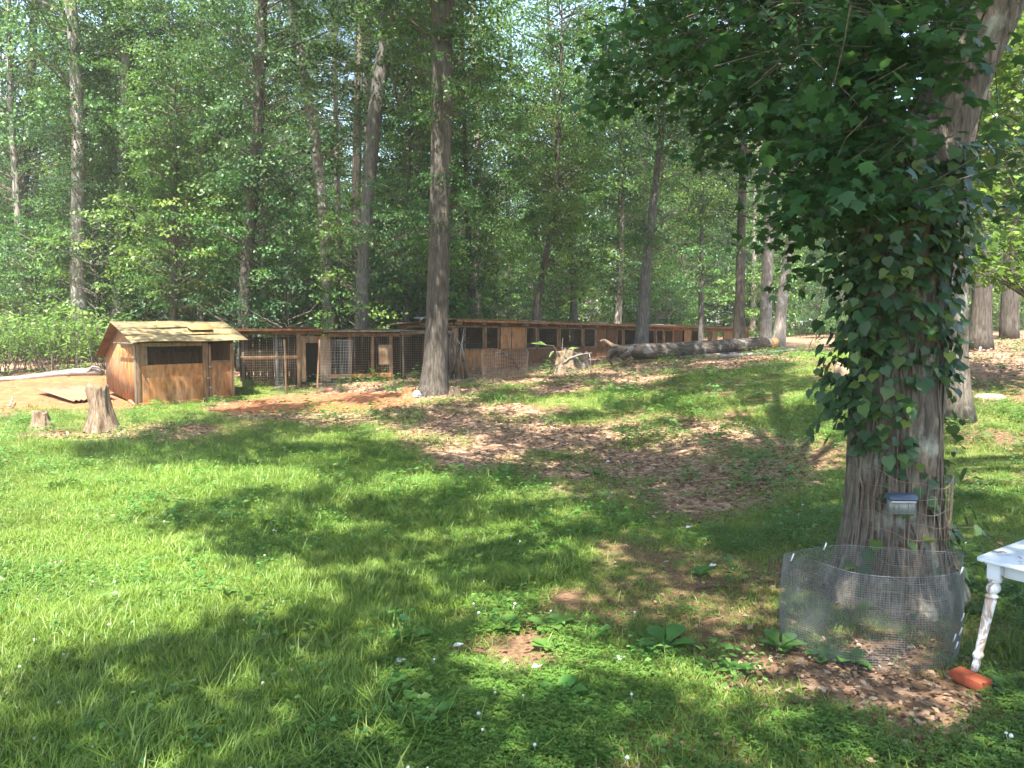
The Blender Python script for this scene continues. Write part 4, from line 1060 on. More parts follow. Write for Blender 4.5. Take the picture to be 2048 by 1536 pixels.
def corrugated(name, mat, parent, x0, x1, y0, y1, z0, z1, period=.08, amp=.011, warp=0.0, seed=0):
    """sheet spanning x0..x1, y0..y1, rising z0 -> z1 along y, ribs along y"""
    nxx = max(8, int((x1 - x0) / period * 6)); nyy = 5
    xs = np.linspace(x0, x1, nxx); ys = np.linspace(y0, y1, nyy); X, Y = np.meshgrid(xs, ys)
    Z = z0 + (z1 - z0) * (Y - y0) / (y1 - y0) + amp * np.sin(2 * pi * X / period) + warp * (fbm(X * 1.2, Y * .8, 0, seed) - .5)
    t = .003; n = X.size
    v = np.concatenate([np.stack([X, Y, Z], -1).reshape(-1, 3), np.stack([X, Y, Z - t], -1).reshape(-1, 3)])
    i_ = (np.arange(nyy - 1)[:, None] * nxx + np.arange(nxx - 1)[None]).ravel()
    q = np.stack([i_, i_ + 1, i_ + nxx + 1, i_ + nxx], -1); q2 = (q + n)[:, ::-1]
    e = np.arange(nxx - 1); fr = np.stack([e, e + n, e + 1 + n, e + 1], -1); bk = fr + (nyy - 1) * nxx
    return link(name, mesh_np(name, v, [q, q2, fr, bk[:, ::-1]], mat), parent)

# ---------------------------------------------------------------- hen house
HP = P(277, 813, 18.5); HPHI = radians(47); W_, D_ = 2.46, 2.0
hb = gz(HP[0], HP[1]); HZ = HP[2]
hen = thing('hen_house', 'small orange plywood hen house with a mossy board roof', 'hen house', (HP[0], HP[1], HZ), HPHI)
EZ = 1.56; RZ = 2.02; BZ = 1.24                            # eave, ridge, rear eave heights above the front base
def B(name, mat, x0, x1, y0, y1, z0, z1, par, jit=.002, **kw): return bevelled(MB().box(x0, x1, y0, y1, z0, z1, jit).build(name, mat, par, **kw), .004)
B('base_skid', 'ply_dark', .0, W_, .0, .09, -.12, -.002, hen)
B('wall_panel', 'ply', .07, 1.62, .012, .030, .05, .985, hen, label='front plywood panel with grey stains')
B('bottom_rail', 'ply', .0, 1.62, -.012, .010, .0, .085, hen)
B('post', 'lumber', -.002, .075, -.012, .05, .087, 1.50, hen); B('post', 'lumber', 1.622, 1.76, -.018, .04, -.04, 1.50, hen); B('post', 'lumber', 2.40, 2.46, .0, .08, -.05, 1.50, hen)
B('top_rail', 'ply_tan', .077, 1.62, -.005, .04, 1.43, 1.52, hen)
B('window_frame', 'ply_tan', .077, .25, -.003, .028, .99, 1.427, hen)
for nm, a0, a1, z0, z1 in (('window_mesh', .252, 1.618, .99, 1.427), ('window_mesh', 1.80, 2.385, 1.03, 1.46)):
    mb = MB(); wire_grid(mb, (a0, .015), (a1, .015), z0, z1, .05, .05, .0015, 0, .001); mb.build(nm, 'wire_rust', hen)
door = B('door', 'ply', 1.79, 2.38, -.004, .016, .10, 1.0, hen)
for nm, x0, x1, z0, z1 in (('door_frame', 1.775, 1.835, .06, 1.46), ('door_frame', 2.345, 2.395, .06, 1.46), ('door_frame', 1.838, 2.342, .055, .12), ('door_frame', 1.838, 2.342, .995, 1.045)):
    B(nm, 'lumber', x0, x1, -.022, -.006, z0, z1, door)
for z in (.33, .86): MB().box(1.765, 1.83, -.036, -.024, z, z + .05).build('hinge', 'tin', door)
MB().tube([(1.70, -.045, .60), (1.78, -.045, .60)], .012, 6).build('latch', 'tin', door)
B('bottom_rail', 'lumber', 1.762, 2.46, -.012, .012, -.03, .05, hen)
# gable wall at x=0 (plywood with the gable outline) and rear parts
mb = MB(); gp_ = [(0, 0, .0), (0, D_, .32), (0, D_, BZ), (0, .95, RZ - .06), (0, 0.0, EZ)]
v = [(0.0, y_, z_) for _, y_, z_ in gp_] + [(.018, y_, z_) for _, y_, z_ in gp_]
mb.add(v, [[i_, (i_ + 1) % 5, (i_ + 1) % 5 + 5, i_ + 5] for i_ in range(5)], [[0, 4, 3], [0, 3, 2], [0, 2, 1], [5, 8, 9], [5, 7, 8], [5, 6, 7]])
mb.build('gable_wall', 'ply', hen, label='side plywood wall stained orange at the foot')
v = [(x_ + W_ - .02, y_, z_) for x_, y_, z_ in v]
mb = MB(); mb.add(v, [[i_, (i_ + 1) % 5, (i_ + 1) % 5 + 5, i_ + 5] for i_ in range(5)], [[0, 4, 3], [0, 3, 2], [0, 2, 1], [5, 8, 9], [5, 7, 8], [5, 6, 7]]); mb.build('gable_wall', 'ply_dark', hen)
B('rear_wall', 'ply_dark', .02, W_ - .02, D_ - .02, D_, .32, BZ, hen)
B('corner_board', 'lumber_grey', -.024, -.002, .02, .14, .02, 1.47, hen); B('gable_board', 'lumber_grey', -.024, -.002, .15, .95, 1.44, 1.54, hen)
B('floor', 'inside_shade', .02, W_ - .02, .1, D_ - .03, -.02, .0, hen)
# roof boards: three overlapping courses on the front slope
x0, x1 = -.22, W_ + .28; sl = atan2(RZ - EZ + .02, 1.25)
for k in range(3):
    y0_, y1_ = -.24 + k * .40, -.24 + (k + 1) * .40 + .05
    za = EZ - .02 + (y0_ + .30) * tan(sl) + .012 * k; zb = za + (y1_ - y0_) * tan(sl) - .016
    e0, e1 = x0 + rng.uniform(-.03, .03), x1 + rng.uniform(-.03, .03)
    seg = np.linspace(e0, e1, 9); mb = MB(); vv = []
    for xx in seg:
        wv = .012 * sin(xx * 3 + k * 2) + rng.normal(0, .003)
        vv += [(xx, y0_ + rng.normal(0, .006), za + wv), (xx, y1_, zb + wv), (xx, y1_, zb + wv - .014), (xx, y0_ + .002, za + wv - .014)]
    q = []
    for s_ in range(8):
        c = s_ * 4
        for j in range(4): q.append([c + j, c + (j + 1) % 4, c + 4 + (j + 1) % 4, c + 4 + j])
    q += [[0, 3, 2, 1], [32, 33, 34, 35]]
    mb.add(vv, q); mb.build('roof_board', 'roofwood', hen)
mb = MB(); mb.add([(1.45, .22, 1.83), (2.0, .20, 1.83), (2.10, .42, 1.915), (2.02, .62, 1.99), (1.50, .60, 1.975), (1.42, .40, 1.905)], None, [[0, 1, 2], [0, 2, 3], [0, 3, 4], [0, 4, 5]])
o = mb.build('roof_patch', 'roofpatch', hen); sm = o.modifiers.new('t', 'SOLIDIFY'); sm.thickness = .012; sm.offset = 1
for z_ in (0,):
    yb0, yb1 = .99, D_ + .08; mb = MB()
    za, zb = RZ + .0, BZ - .08
    vv = [(x0, yb0, za), (x1 - .1, yb0, za), (x1 - .1, yb1, zb), (x0, yb1, zb)]; vv += [(a, b_, c - .015) for a, b_, c in vv]
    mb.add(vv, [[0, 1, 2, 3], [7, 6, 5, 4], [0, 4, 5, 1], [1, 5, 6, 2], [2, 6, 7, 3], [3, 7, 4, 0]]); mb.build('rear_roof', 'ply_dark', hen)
MB().box(x0 + .02, x0 + .05, -.28, .9, EZ - .06, EZ - .02).build('rake_board', 'lumber_grey', hen)

# corrugated sheet on the ground and holed brick beside the hen house
cp_ = P(222, 790, 19.3)
sheet = thing('tin_sheet', 'dusty orange corrugated metal sheet lying against the hen house foot', 'metal sheet', (cp_[0] - .1, cp_[1], gz(cp_[0], cp_[1]) + .02), radians(47))
corrugated('sheet', 'tin_rust', sheet, -1.0, .05, -.35, 1.5, .02, .24, .12, .018)
sheet.rotation_euler = (0, 0, radians(56))
bpz = P(263, 806, 18.35)
br = thing('holed_brick', 'orange brick with three core holes leaning at the hen house corner', 'brick', (bpz[0], bpz[1], gz(bpz[0], bpz[1]) + .02), radians(-38))
mb = MB()
mb.box(-.13, .13, -.035, .035, 0, .025, .001).box(-.13, .13, -.035, .035, .075, .10, .001)
for x_ in (-.12, -.045, .045, .12): mb.box(x_ - .012, x_ + .012, -.033, .033, .026, .074)
mb.build('brick_body', 'clay_brick', br); br.rotation_euler = (0, radians(24), radians(-38))

# ---------------------------------------------------------------- wire pens between hen house and kennels
pa = P(484, 770, 21.4); pb = P(905, 748, 23.6); PL = float(np.hypot(*(pb - pa)[:2])); PA = atan2(pb[1] - pa[1], pb[0] - pa[0])
pens = thing('wire_pens', 'low dark wire pens with a sagging board roof behind the tall oak', 'animal pen', (pa[0], pa[1], pa[2]), PA)
def pen_s(px):        # distance along the pens for a photo column
    lo, hi = -1.0, PL + 2
    for _ in range(40):
        m_ = (lo + hi) / 2; q = pa[:2] + m_ * np.array([cos(PA), sin(PA)])
        if 1024 + FPX * q[0] / q[1] < px: lo = m_
        else: hi = m_
    return lo
dzp = pb[2] - pa[2]
def base_z(s): return dzp * s / PL
TOP = 1.60
for px, wd, mt in ((486, .07, 'lumber_grey'), (553, .06, 'lumber_grey'), (597, .09, 'ply_tan'), (700, .09, 'lumber'), (745, .08, 'lumber'), (782, .10, 'lumber'), (806, .04, 'lumber_grey'), (892, .07, 'lumber_grey')):
    s = pen_s(px); B('post', mt, s - wd / 2, s + wd / 2, -.02, .05, base_z(s) - .1, TOP - .14 + base_z(s) * .1, pens)
B('top_rail', 'ply_dark', -.05, pen_s(652), -.045, -.022, TOP - .20, TOP - .08, pens); B('top_rail', 'lumber', pen_s(655), pen_s(800), -.045, -.022, TOP - .27, TOP - .17, pens)
B('mid_rail', 'lumber', -.02, pen_s(597), -.045, -.022, .72, .80, pens); B('top_rail', 'lumber_grey', pen_s(800), PL, -.045, -.022, TOP - .2, TOP - .10, pens)
# kennel box with dark doorway
s0, s1 = pen_s(592), pen_s(655)
kb = B('house_wall', 'ply_tan', s0 + .05, pen_s(612), .052, .075, base_z(s0), TOP - .25, pens)
B('house_wall', 'ply_tan', pen_s(612) + .002, pen_s(640), .052, .075, 1.15, TOP - .25, pens); B('house_wall', 'ply_tan', pen_s(640) + .002, s1 + .1, .052, .075, base_z(s0), TOP - .25, pens)
B('house_back', 'inside_shade', s0, s1 + .1, .8, .83, 0, TOP - .3, pens)  # near-black board paints the shade behind the doorway
B('pop_door', 'ply_tan', pen_s(757), pen_s(783), -.05, -.022, .50, 1.08, pens, label='small tan hatch on the pen front')
B('sill_board', 'ply', pen_s(660), pen_s(785), -.05, -.02, .12, .24, pens)
# back wall of boards with gaps, near black to paint in the pens' shade
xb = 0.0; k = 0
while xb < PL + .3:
    wd = rng.uniform(.16, .24); B('back_board', 'inside_shade', xb, xb + wd - .018, 1.55, 1.57, base_z(xb) - .05, 1.30 + rng.uniform(-.02, .02), pens); xb += wd; k += 1
for s in (pen_s(590), pen_s(700), pen_s(800)): B('partition', 'inside_shade', s, s + .02, .08, 1.54, base_z(s), 1.2, pens)
# roof
xr = -.18; kk = 0
for (a, b_, mt, z_) in ((-.35, 1.0, 'tin_brown', TOP + .0), (.9, 2.1, 'tin_brown', TOP + .03), (2.0, 3.1, 'lumber_grey', TOP - .05), (3.0, 4.1, 'tin_brown', TOP - .03), (4.0, 5.0, 'tin', TOP - .06), (4.7, PL + .1, 'tin_brown', TOP + .04)):
    corrugated('roof_sheet', mt, pens, a, b_, -.30, 1.75, z_ - .03, z_ - .16, .09, .010, .05, kk); kk += 1
B('fascia', 'ply_dark', -.3, 2.2, -.29, -.27, TOP - .11, TOP - .04, pens); B('fascia', 'lumber_grey', 2.22, 4.4, -.27, -.25, TOP - .14, TOP - .085, pens)
for (a, b_, z0_, z1_, sx_) in ((0, pen_s(597), .02, TOP - .2, .055), (pen_s(655), pen_s(800), .1, TOP - .28, .055), (pen_s(800), PL, .1, TOP - .22, .055)):
    mb = MB(); wire_grid(mb, (a, -.055), (b_, -.055), z0_ + base_z(a) * .5, z1_, sx_, sx_ * 1.2, .0022, 0, .002); mb.build('wire_mesh', 'wire_rust', pens)

# gates of welded wire leaning out in front of the pens
def wire_gate(label, px, py, d, wdt, h, ang, tilt, mat):
    p = P(px, py, d); t_ = thing('wire_gate', label, 'wire gate', (p[0], p[1], gz(p[0], p[1])), ang)
    mb = MB(); wire_grid(mb, (0.02, 0), (wdt, 0), .03, h, .075, .075, .0032, tilt, .004); mb.build('wire_mesh', mat, t_)
    bevelled(MB().bar((-.01, 0, -.05), (-.01 + tilt, 0, h + .02), .045, .03).build('post', 'lumber', t_), .003)
    return t_
wire_gate('narrow wire gate on a pink-topped post before the left pen', 572, 776, 20.9, .40, 1.46, radians(150), .03, 'wire')
wire_gate('wide bright wire gate leaning before the dark pen doorway', 634, 775, 20.6, .86, 1.42, radians(12), .10, 'wire')

# ---------------------------------------------------------------- long kennel building
ka = P(910, 749, 24.0); kd = np.array([15.3, 21.0]); KL = 25.5; KA = atan2(kd[1], kd[0])
ken = thing('long_kennel', 'long low orange kennel row with dark mesh windows and tin roof', 'kennel', (ka[0], ka[1], ka[2]), KA)
ken.rotation_euler = (0, radians(.75), KA)
ks = np.array([cos(KA), sin(KA)])
def ken_s(px):
    m_ = (px - 1024) / FPX      # (ax + s c) = m (ay + s n)
    return (m_ * ka[1] - ka[0]) / (ks[0] - m_ * ks[1])
H1, WB, WT = 1.70, .77, 1.50
def kbx(name, mat, px0, px1, z0, z1, y0=-.0, y1=.02, par=ken, g=.004, **kw):
    return B(name, mat, ken_s(px0) + g, ken_s(px1) - g, y0, y1, z0, z1, par, .0015, **kw)
# lower panels
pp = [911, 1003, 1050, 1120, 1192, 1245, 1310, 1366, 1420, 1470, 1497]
for a, b_ in zip(pp[:-1], pp[1:]): kbx('lower_panel', 'ply' if a in (911,) else 'ply_dark', a, b_, -.35, WB - .002)  # past the first panel the darker ply paints in the row's shade
# solid upper panels
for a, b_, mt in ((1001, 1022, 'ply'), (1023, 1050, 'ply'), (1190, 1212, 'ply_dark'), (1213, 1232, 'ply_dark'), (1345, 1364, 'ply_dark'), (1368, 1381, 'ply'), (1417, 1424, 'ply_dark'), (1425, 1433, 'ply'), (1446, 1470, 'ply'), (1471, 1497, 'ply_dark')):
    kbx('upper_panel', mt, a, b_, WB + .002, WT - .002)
kbx('header_board', 'ply_dark', 905, 1190, WT + .002, H1 - .06); kbx('header_board', 'ply_dark', 1190, 1345, WT + .002, H1 - .06); kbx('header_board', 'ply', 1345, 1497, WT + .002, H1 - .06)  # first two headers take the darker shade tone too
# windows: frame with posts, sill and wire
for a, b_ in ((914, 966), (971, 996), (1051, 1071), (1075, 1114), (1119, 1163), (1167, 1190), (1233, 1244), (1247, 1274), (1278, 1308), (1312, 1325), (1328, 1345), (1382, 1396), (1398, 1416), (1433, 1446)):
    s0, s1 = ken_s(a), ken_s(b_); wf = link('window', MB().box(s0, s1, -.022, -.004, WB - .03, WB + .022).make('window', 'lumber'), ken)
    B('jamb', 'lumber', s0 - .05, s0 + .035, -.022, .03, WB + .024, WT, wf); B('jamb', 'lumber', s1 - .035, s1 + .05, -.020, .028, WB + .024, WT, wf)
    B('window_head', 'lumber', s0 + .04, s1 - .04, -.018, .0, WT - .03, WT + .02, wf)
    mb = MB(); wire_grid(mb, (s0 + .04, .01), (s1 - .04, .01), WB + .03, WT - .03, .05, .05, .0018, 0, .001); mb.build('window_mesh', 'wire_rust', wf)
kbx('corner_post', 'lumber', 905, 912, -.3, WT, -.04, .06)
# gable end, back wall of boards with openings of light, floor
B('end_wall', 'ply_dark', .0, .02, .06, 2.4, -.3, H1 - .1, ken); B('back_wall', 'inside_shade', .02, ken_s(1235), 2.4, 2.42, -.3, 1.5, ken); B('back_wall', 'inside_shade', ken_s(1246), KL, 2.4, 2.42, -.3, 1.5, ken)
B('back_wall', 'inside_shade', ken_s(1236), ken_s(1245), 2.4, 2.42, -.3, .8, ken)
for s in np.arange(2.2, KL, 2.6): B('partition', 'inside_shade', s, s + .02, .1, 2.39, -.2, .95, ken)
s = -.25; k = 0
while s < KL + .2:
    corrugated('roof_sheet', ['tin_rust', 'tin_brown', 'tin_rust', 'tin'][k % 4] if k > 1 else 'tin_rust', ken, s, s + 1.28, -.28, 2.7, H1 + .02 + .012 * (k % 2), H1 - .16 + .012 * (k % 2), .085, .013, .03, k); s += 1.22; k += 1
MB().box(-.2, KL, -.26, -.235, H1 - .075, H1 - .0).build('fascia', 'ply', ken)
for s in np.arange(.0, KL, 1.2): MB().box(s, s + .05, -.233, 2.5, H1 - .15, H1 - .085).build('rafter', 'lumber_grey', ken)
# bent silver sheet at the near corner of the roof
cs = thing('loose_tin', 'curled silver tin sheet resting on the roof corner behind the oak', 'metal sheet', tuple(P(862, 640, 24.0)), radians(25))
corrugated('sheet', 'tin', cs, -.35, .75, -.1, .7, .0, .08, .3, .03, .12, 5)

# ---------------------------------------------------------------- logs, stumps, sticks
def log(name, label, cat, pts, rad, mat, k=24, lump=.14, seed=0, cut=None):
    pts = np.array(pts, float); c = pts[0].copy(); t_ = thing(name, label, cat, tuple(c))
    pp, rr = fine(pts - c, rad, .12)
    MB().tube(pp, rr, k, True, lump, seed).build('trunk', mat, t_, True)
    return t_
lg = log('fallen_log', 'huge grey fallen log lying across the slope before the kennels', 'log',
         [P(1232, 702, 23.2), P(1290, 702, 23.3), P(1340, 701, 23.8), P(1420, 696, 24.8), P(1490, 690, 25.8), P(1545, 685, 26.6)], [.18, .23, .245, .255, .23, .19], 'logwood', 34, .10, 4)
e0 = P(1545, 685, 26.6) - P(1232, 702, 23.2); dd = unit(P(1555, 683, 26.8) - P(1540, 686, 26.5))
MB().tube([e0 - dd * .25, e0 + dd * .03, e0 + dd * .16], [.19, .192, .165], 18, True, .25, 2).build('cut_end', 'cutwood', lg, True, label='bright orange cut end')
Lb = P(1232, 702, 23.2)
for k, pl in enumerate([[(1250, 700), (1225, 692), (1208, 680), (1200, 683)], [(1240, 706), (1225, 712), (1216, 722)], [(1262, 712), (1243, 727), (1233, 734)], [(1235, 698), (1222, 702), (1215, 716), (1225, 730)], [(1260, 706), (1240, 714), (1252, 720)]]):
    MB().tube(*fine([P(a, b_, 23.1 - .08 * k) - Lb for a, b_ in pl], np.linspace(.10, .025, len(pl)), .08), 9, True, .35, k).build('broken_root', 'stump' if k in (0, 2) else 'logwood', lg, True)
log('pole_log', 'long thin pole lying under the front of the huge log', 'log', [P(1330, 717, 23.6), P(1420, 712, 24.4), P(1530, 704, 25.5)], [.08, .075, .06], 'logwood', 10, .1, 8)
log('pole_log', 'long grey pole reaching right from below the log cut end', 'log', [P(1440, 713, 23.0), P(1520, 708, 24.0), P(1592, 699, 25.0)], [.06, .06, .045], 'log_pale', 10, .1, 9)
log('pole_log', 'short brown pole on the leaf litter right of the log', 'log', [P(1480, 722, 22.4), P(1540, 716, 23.0), P(1585, 709, 23.6)], [.055, .05, .04], 'logwood', 10, .1, 10)
pl_ = log('pale_log', 'bleached pale log lying below the sunlit shrubs', 'log', [P(-60, 762, 22.0), P(40, 757, 22.0), P(110, 749, 22.2), P(160, 744, 22.4), P(208, 744, 22.6)], [.06, .08, .10, .115, .09], 'log_pale', 14, .15, 11)
Lp = P(-60, 762, 22.0)
MB().tube(*fine([P(175, 744, 22.4) - Lp, P(185, 733, 22.4) - Lp, P(197, 735, 22.4) - Lp, P(205, 742, 22.5) - Lp], [.04, .035, .03, .02], .06), 8, True, .2, 3).build('broken_branch', 'log_pale', pl_, True)

def stump(label, px, py, d, r0, h, r1, mat, seed, lean=(0, 0), roots=5, cat='stump', name='tree_stump'):
    p = P(px, py, d); g0 = gz(p[0], p[1]); t_ = thing(name, label, cat, (p[0], p[1], g0))
    k = 44; a = np.linspace(0, 2 * pi, k, endpoint=False); vs = []; nz = 16
    for i_ in range(nz):
        q = i_ / (nz - 1); rr = r1 + (r0 - r1) * (1 - q) ** 1.8
        f = fbm(np.cos(a) * 2.4 + 7, np.sin(a) * 2.4 + 7, q * 1.6, seed, 3) - .5
        rt = (1 - q) ** 3 * .35 * (1 + np.sin(a * roots + seed))
        R_ = rr * (1 + .9 * f + .35 * (fbm(np.cos(a) * 6 + 3, np.sin(a) * 6 + 3, q * 1.2, seed + 2, 2) - .5) + rt)
        zt = h * q - .06 * (1 - q) + (q ** 6) * h * .35 * (fbm(np.cos(a) * 2.2 + 2, np.sin(a) * 2.2, 0, seed + 5, 3) - .5)
        vs.append(np.stack([np.cos(a) * R_ + lean[0] * q, np.sin(a) * R_ + lean[1] * q, zt], -1))
    v = np.concatenate(vs + [[[lean[0], lean[1], h * .78]]]); i_ = np.arange(nz - 1)[:, None] * k; j = np.arange(k)[None]
    q = np.stack([i_ + j, i_ + (j + 1) % k, i_ + k + (j + 1) % k, i_ + k + j], -1).reshape(-1, 4); n = nz * k
    t = np.array([[n, n - k + x_, n - k + (x_ + 1) % k] for x_ in range(k)])
    link('stump_body', mesh_np('stump_body', v, [q, t], mat, None, False), t_)
    return t_, g0
st1, _ = stump('tall splintered stump standing in the grass near the hen house', 205, 860, 14.7, .24, .88, .18, 'stump', 3, (-.06, 0))
st2, _ = stump('low rotten stump at the far left in the grass', 82, 856, 15.0, .20, .36, .14, 'stump', 8)
st3, s3 = stump('jagged ragged stump with big-leaved sprout before the kennels', 1128, 745, 22.6, .36, .66, .25, 'stump', 12, (.05, 0))
st4, _ = stump('grey stump half hidden behind the sprouting stump', 1162, 735, 23.4, .24, .50, .20, 'logwood', 15)
stump('short cut log round left of the oak foot', 819, 790, 18.6, .15, .24, .14, 'cutwood', 21, cat='log round', name='log_round', roots=0)
stump('short cut log round right of the oak foot', 911, 788, 18.6, .15, .22, .13, 'stump', 23, cat='log round', name='log_round', roots=0)

# sprout on the stump
sp = P(1120, 700, 22.5); spr = thing('leafy_sprout', 'bright big-leaved sprout growing out of the ragged stump', 'plant', tuple(sp))
for k, (a, b_, s_) in enumerate([((-.38, -.05, .14), (-1, 0, .25), .48), ((.05, -.1, -.05), (.5, -.3, -.5), .36), ((.22, -.05, .02), (.8, -.2, .2), .34), ((-.18, -.1, -.02), (-.5, -.4, -.5), .26), ((.42, -.05, -.18), (.7, 0, -.6), .26)]):
    v, f, idl = leaves(np.array([a]), np.array([b_]), np.array([[0, -.55, .8]]), np.array([s_]), T_LANCE); v = v.copy()
    v2 = (v - v[0]) * 1.0; link('leaf', mesh_np('leaf', v, f, 'weed', np.full(len(v), .95)), spr)
b = MB(); b.tube([(.05, 0, -.35), (.06, 0, 0), (.08, 0, .36)], [.018, .014, .008], 6)
for a in ((-.38, -.05, .14), (.22, -.05, .02), (.42, -.05, -.18)): b.tube([(.05, 0, -.25), (a[0] * .5, 0, a[2] - .02), a], [.012, .009, .006], 5)
b.build('stem', 'weed' if False else 'twig', spr, True)
def stick(label, pts, r0, r1, mat='log_pale', forks=()):
    c = np.array(pts[0], float); t_ = thing('stick', label, 'stick', tuple(c))
    MB().tube(np.array(pts) - c, np.linspace(r0, r1, len(pts)), 7, True, .1, 3).build('stem', mat, t_, True)
    for f_ in forks: MB().tube(np.array(f_) - c, np.linspace(r1, r1 * .5, len(f_)), 5, True).build('fork', mat, t_, True)
stick('pale forked stick propped on the ragged stump', [P(1112, 738, 22.3), P(1140, 716, 22.3), P(1160, 709, 22.4), P(1183, 706, 22.5)], .035, .018, 'log_pale', [[P(1178, 707, 22.5), P(1181, 718, 22.4), P(1181, 732, 22.4)]])
stick('white branch piece leaning at the brown trunk foot', [P(1954, 724, 20.8), P(1957, 712, 20.9), P(1961, 695, 21.2)], .05, .035)
stick('thin pale stick on the leaf bank right of the brown trunk', [P(1965, 700, 21), P(1985, 706, 20.8), P(2002, 722, 20.2)], .03, .015)
stick('long thin twig on the leaf bank at the right edge', [P(1975, 702, 21), P(2010, 706, 20.8), P(2046, 712, 20.4)], .018, .010)
stick('curved dark stick on the red clay left of the tall stump', [P(122, 798, 19.0), P(137, 799, 18.8), P(150, 806, 18.4)], .03, .012, 'logwood', [[P(140, 800, 18.8), P(150, 801, 18.9), P(157, 799, 19)]])
stick('forked pale stick on the clay at the far left', [P(20, 812, 17.4), P(24, 800, 17.8), P(26, 792, 18.2)], .025, .012, 'log_pale')
stick('dark fallen twig on the grass behind the wire ring', [P(1560, 935, 10.8), P(1600, 945, 10.5), P(1640, 950, 10.4)], .01, .005, 'logwood')
rg = np.random.default_rng(5)
for k in range(7):
    px, py = [(880, 1010), (1330, 930), (1420, 1180), (1500, 1170), (1210, 960), (760, 810), (1010, 905)][k]
    c = gp(px, py); a = rg.uniform(0, pi); L = rg.uniform(.15, .4)
    lb = ['thin fallen twig in the shaded lawn centre', 'thin twig on the leaf litter below the grass band', 'broken twig on bare soil left of the wire ring', 'bent twig on bare soil near the wire ring', 'twig among leaf litter in mid slope', 'twig on the clay before the pens', 'twig in the litter below the oak'][k]
    pts = [c + np.array([cos(a) * q * L, sin(a) * q * L, .02]) for q in (-.5, 0.05, .5)]; 
    for q in pts: q[2] = gz(q[0], q[1]) + .02
    stick(lb, pts, .008, .004, 'logwood')

# dark brush heap and dead wire right of the oak
bh = P(915, 745, 22.3); heap = thing('brush_pile', 'leaning brush and old boards heaped between oak and kennel', 'brush pile', (bh[0], bh[1], gz(bh[0], bh[1])))
for k in range(16):
    x_ = rg.uniform(-.35, .35); a = rg.normal(0, .18)
    MB().tube([(x_, rg.uniform(-.2, .3), -.03), (x_ + a * .7, rg.uniform(-.1, .3), rg.uniform(.7, 1.0)), (x_ + a * 1.5, .2, rg.uniform(1.1, 1.55))], [.02, .016, .008], 5).build('stem', ['logwood', 'log_pale', 'twig'][k % 3], heap)
wc = P(1010, 752, 21.6); cage2 = thing('old_wire_coil', 'collapsed rusty fence wire coil before the first kennel windows', 'wire fence', (wc[0], wc[1], gz(wc[0], wc[1])))
mb = MB()
for k in range(60):
    a = k / 60 * 2 * pi; mb.tube([(cos(a) * .62, sin(a) * .35, -.02), (cos(a) * .66, sin(a) * .38, .78 + .12 * sin(a * 2))], .0035, 3, False)
for z_ in np.linspace(.05, .8, 8): mb.tube([(cos(a) * .64, sin(a) * .37, z_ + .1 * sin(a * 2) * z_) for a in np.linspace(0, 2 * pi, 30)], .0035, 3, False)
mb.build('wire_mesh', 'wire_rust', cage2)
stick('arched grey branch hanging over the rusty wire coil', [P(985, 706, 21.4), P(1010, 707, 21.3), P(1025, 718, 21.3), P(1038, 740, 21.2)], .03, .015, 'logwood')

# stones and small litter things
def rock(label, px, py, d, sx, sy, sz_, mat='stone', seed=0, cat='stone', name='stone'):
    p = P(px, py, d); me = MB(); k = 20; a = np.linspace(0, 2 * pi, k, endpoint=False); vs = []
    for i_, (rr, z_) in enumerate([(.92, -.25), (1.0, .1), (.97, .55), (.72, .92), (.35, 1.0)]):
        f = 1 + .35 * (fbm(np.cos(a) * 1.5 + 3, np.sin(a) * 1.5 + 3, z_, seed, 3) - .5)
        vs.append(np.stack([np.cos(a) * rr * f * sx, np.sin(a) * rr * f * sy, np.full(k, z_ * sz_) + .1 * sz_ * (f - 1)], -1))
    v = np.concatenate(vs + [[[0, 0, sz_]]]); i_ = np.arange(4)[:, None] * k; j = np.arange(k)[None]
    q = np.stack([i_ + j, i_ + (j + 1) % k, i_ + k + (j + 1) % k, i_ + k + j], -1).reshape(-1, 4)
    t = np.array([[5 * k, 4 * k + x_, 4 * k + (x_ + 1) % k] for x_ in range(k)])
    g0 = gz(p[0], p[1]); return link(name, mesh_np(name, v, [q, t], mat, None, True), None, label, cat, loc=(p[0], p[1], g0))
rock('flat tan stone in the sunny grass right of the rough trunk', 1978, 822, 13.2, .26, .2, .10, 'stone', 3)
rock('rounded straw-coloured boulder in the sun left of the big trunk', 1692, 748, 16.8, .26, .24, .26, 'stone', 6, 'boulder', 'boulder')
rock('small orange stone at the foot of the bright wire gate', 655, 768, 20.8, .14, .1, .10, 'clay_brick', 9)
wb = P(833, 786, 18.5)
bag = thing('crumpled_bag', 'crumpled white bag with a blue mark by the oak foot', 'plastic bag', (wb[0], wb[1], gz(wb[0], wb[1]) + .01))
a = np.linspace(0, 2 * pi, 14, endpoint=False)
vs = [np.stack([np.cos(a) * rr * .11 * (1 + .3 * rg.normal(0, 1, 14)), np.sin(a) * rr * .07, np.full(14, z_) + rg.normal(0, .01, 14)], -1) for rr, z_ in ((.8, 0), (1, .05), (.9, .11), (.4, .15))]
i_ = np.arange(3)[:, None] * 14; j = np.arange(14)[None]
link('bag_body', mesh_np('bag_body', np.concatenate(vs + [[[0, 0, .16]]]), [np.stack([i_ + j, i_ + (j + 1) % 14, i_ + 14 + (j + 1) % 14, i_ + 14 + j], -1).reshape(-1, 4), np.array([[56, 42 + x_, 42 + (x_ + 1) % 14] for x_ in range(14)])], 'white_rag'), bag)
MB().box(.02, .07, -.085, -.075, .05, .09).build('printed_mark', 'blue', bag)
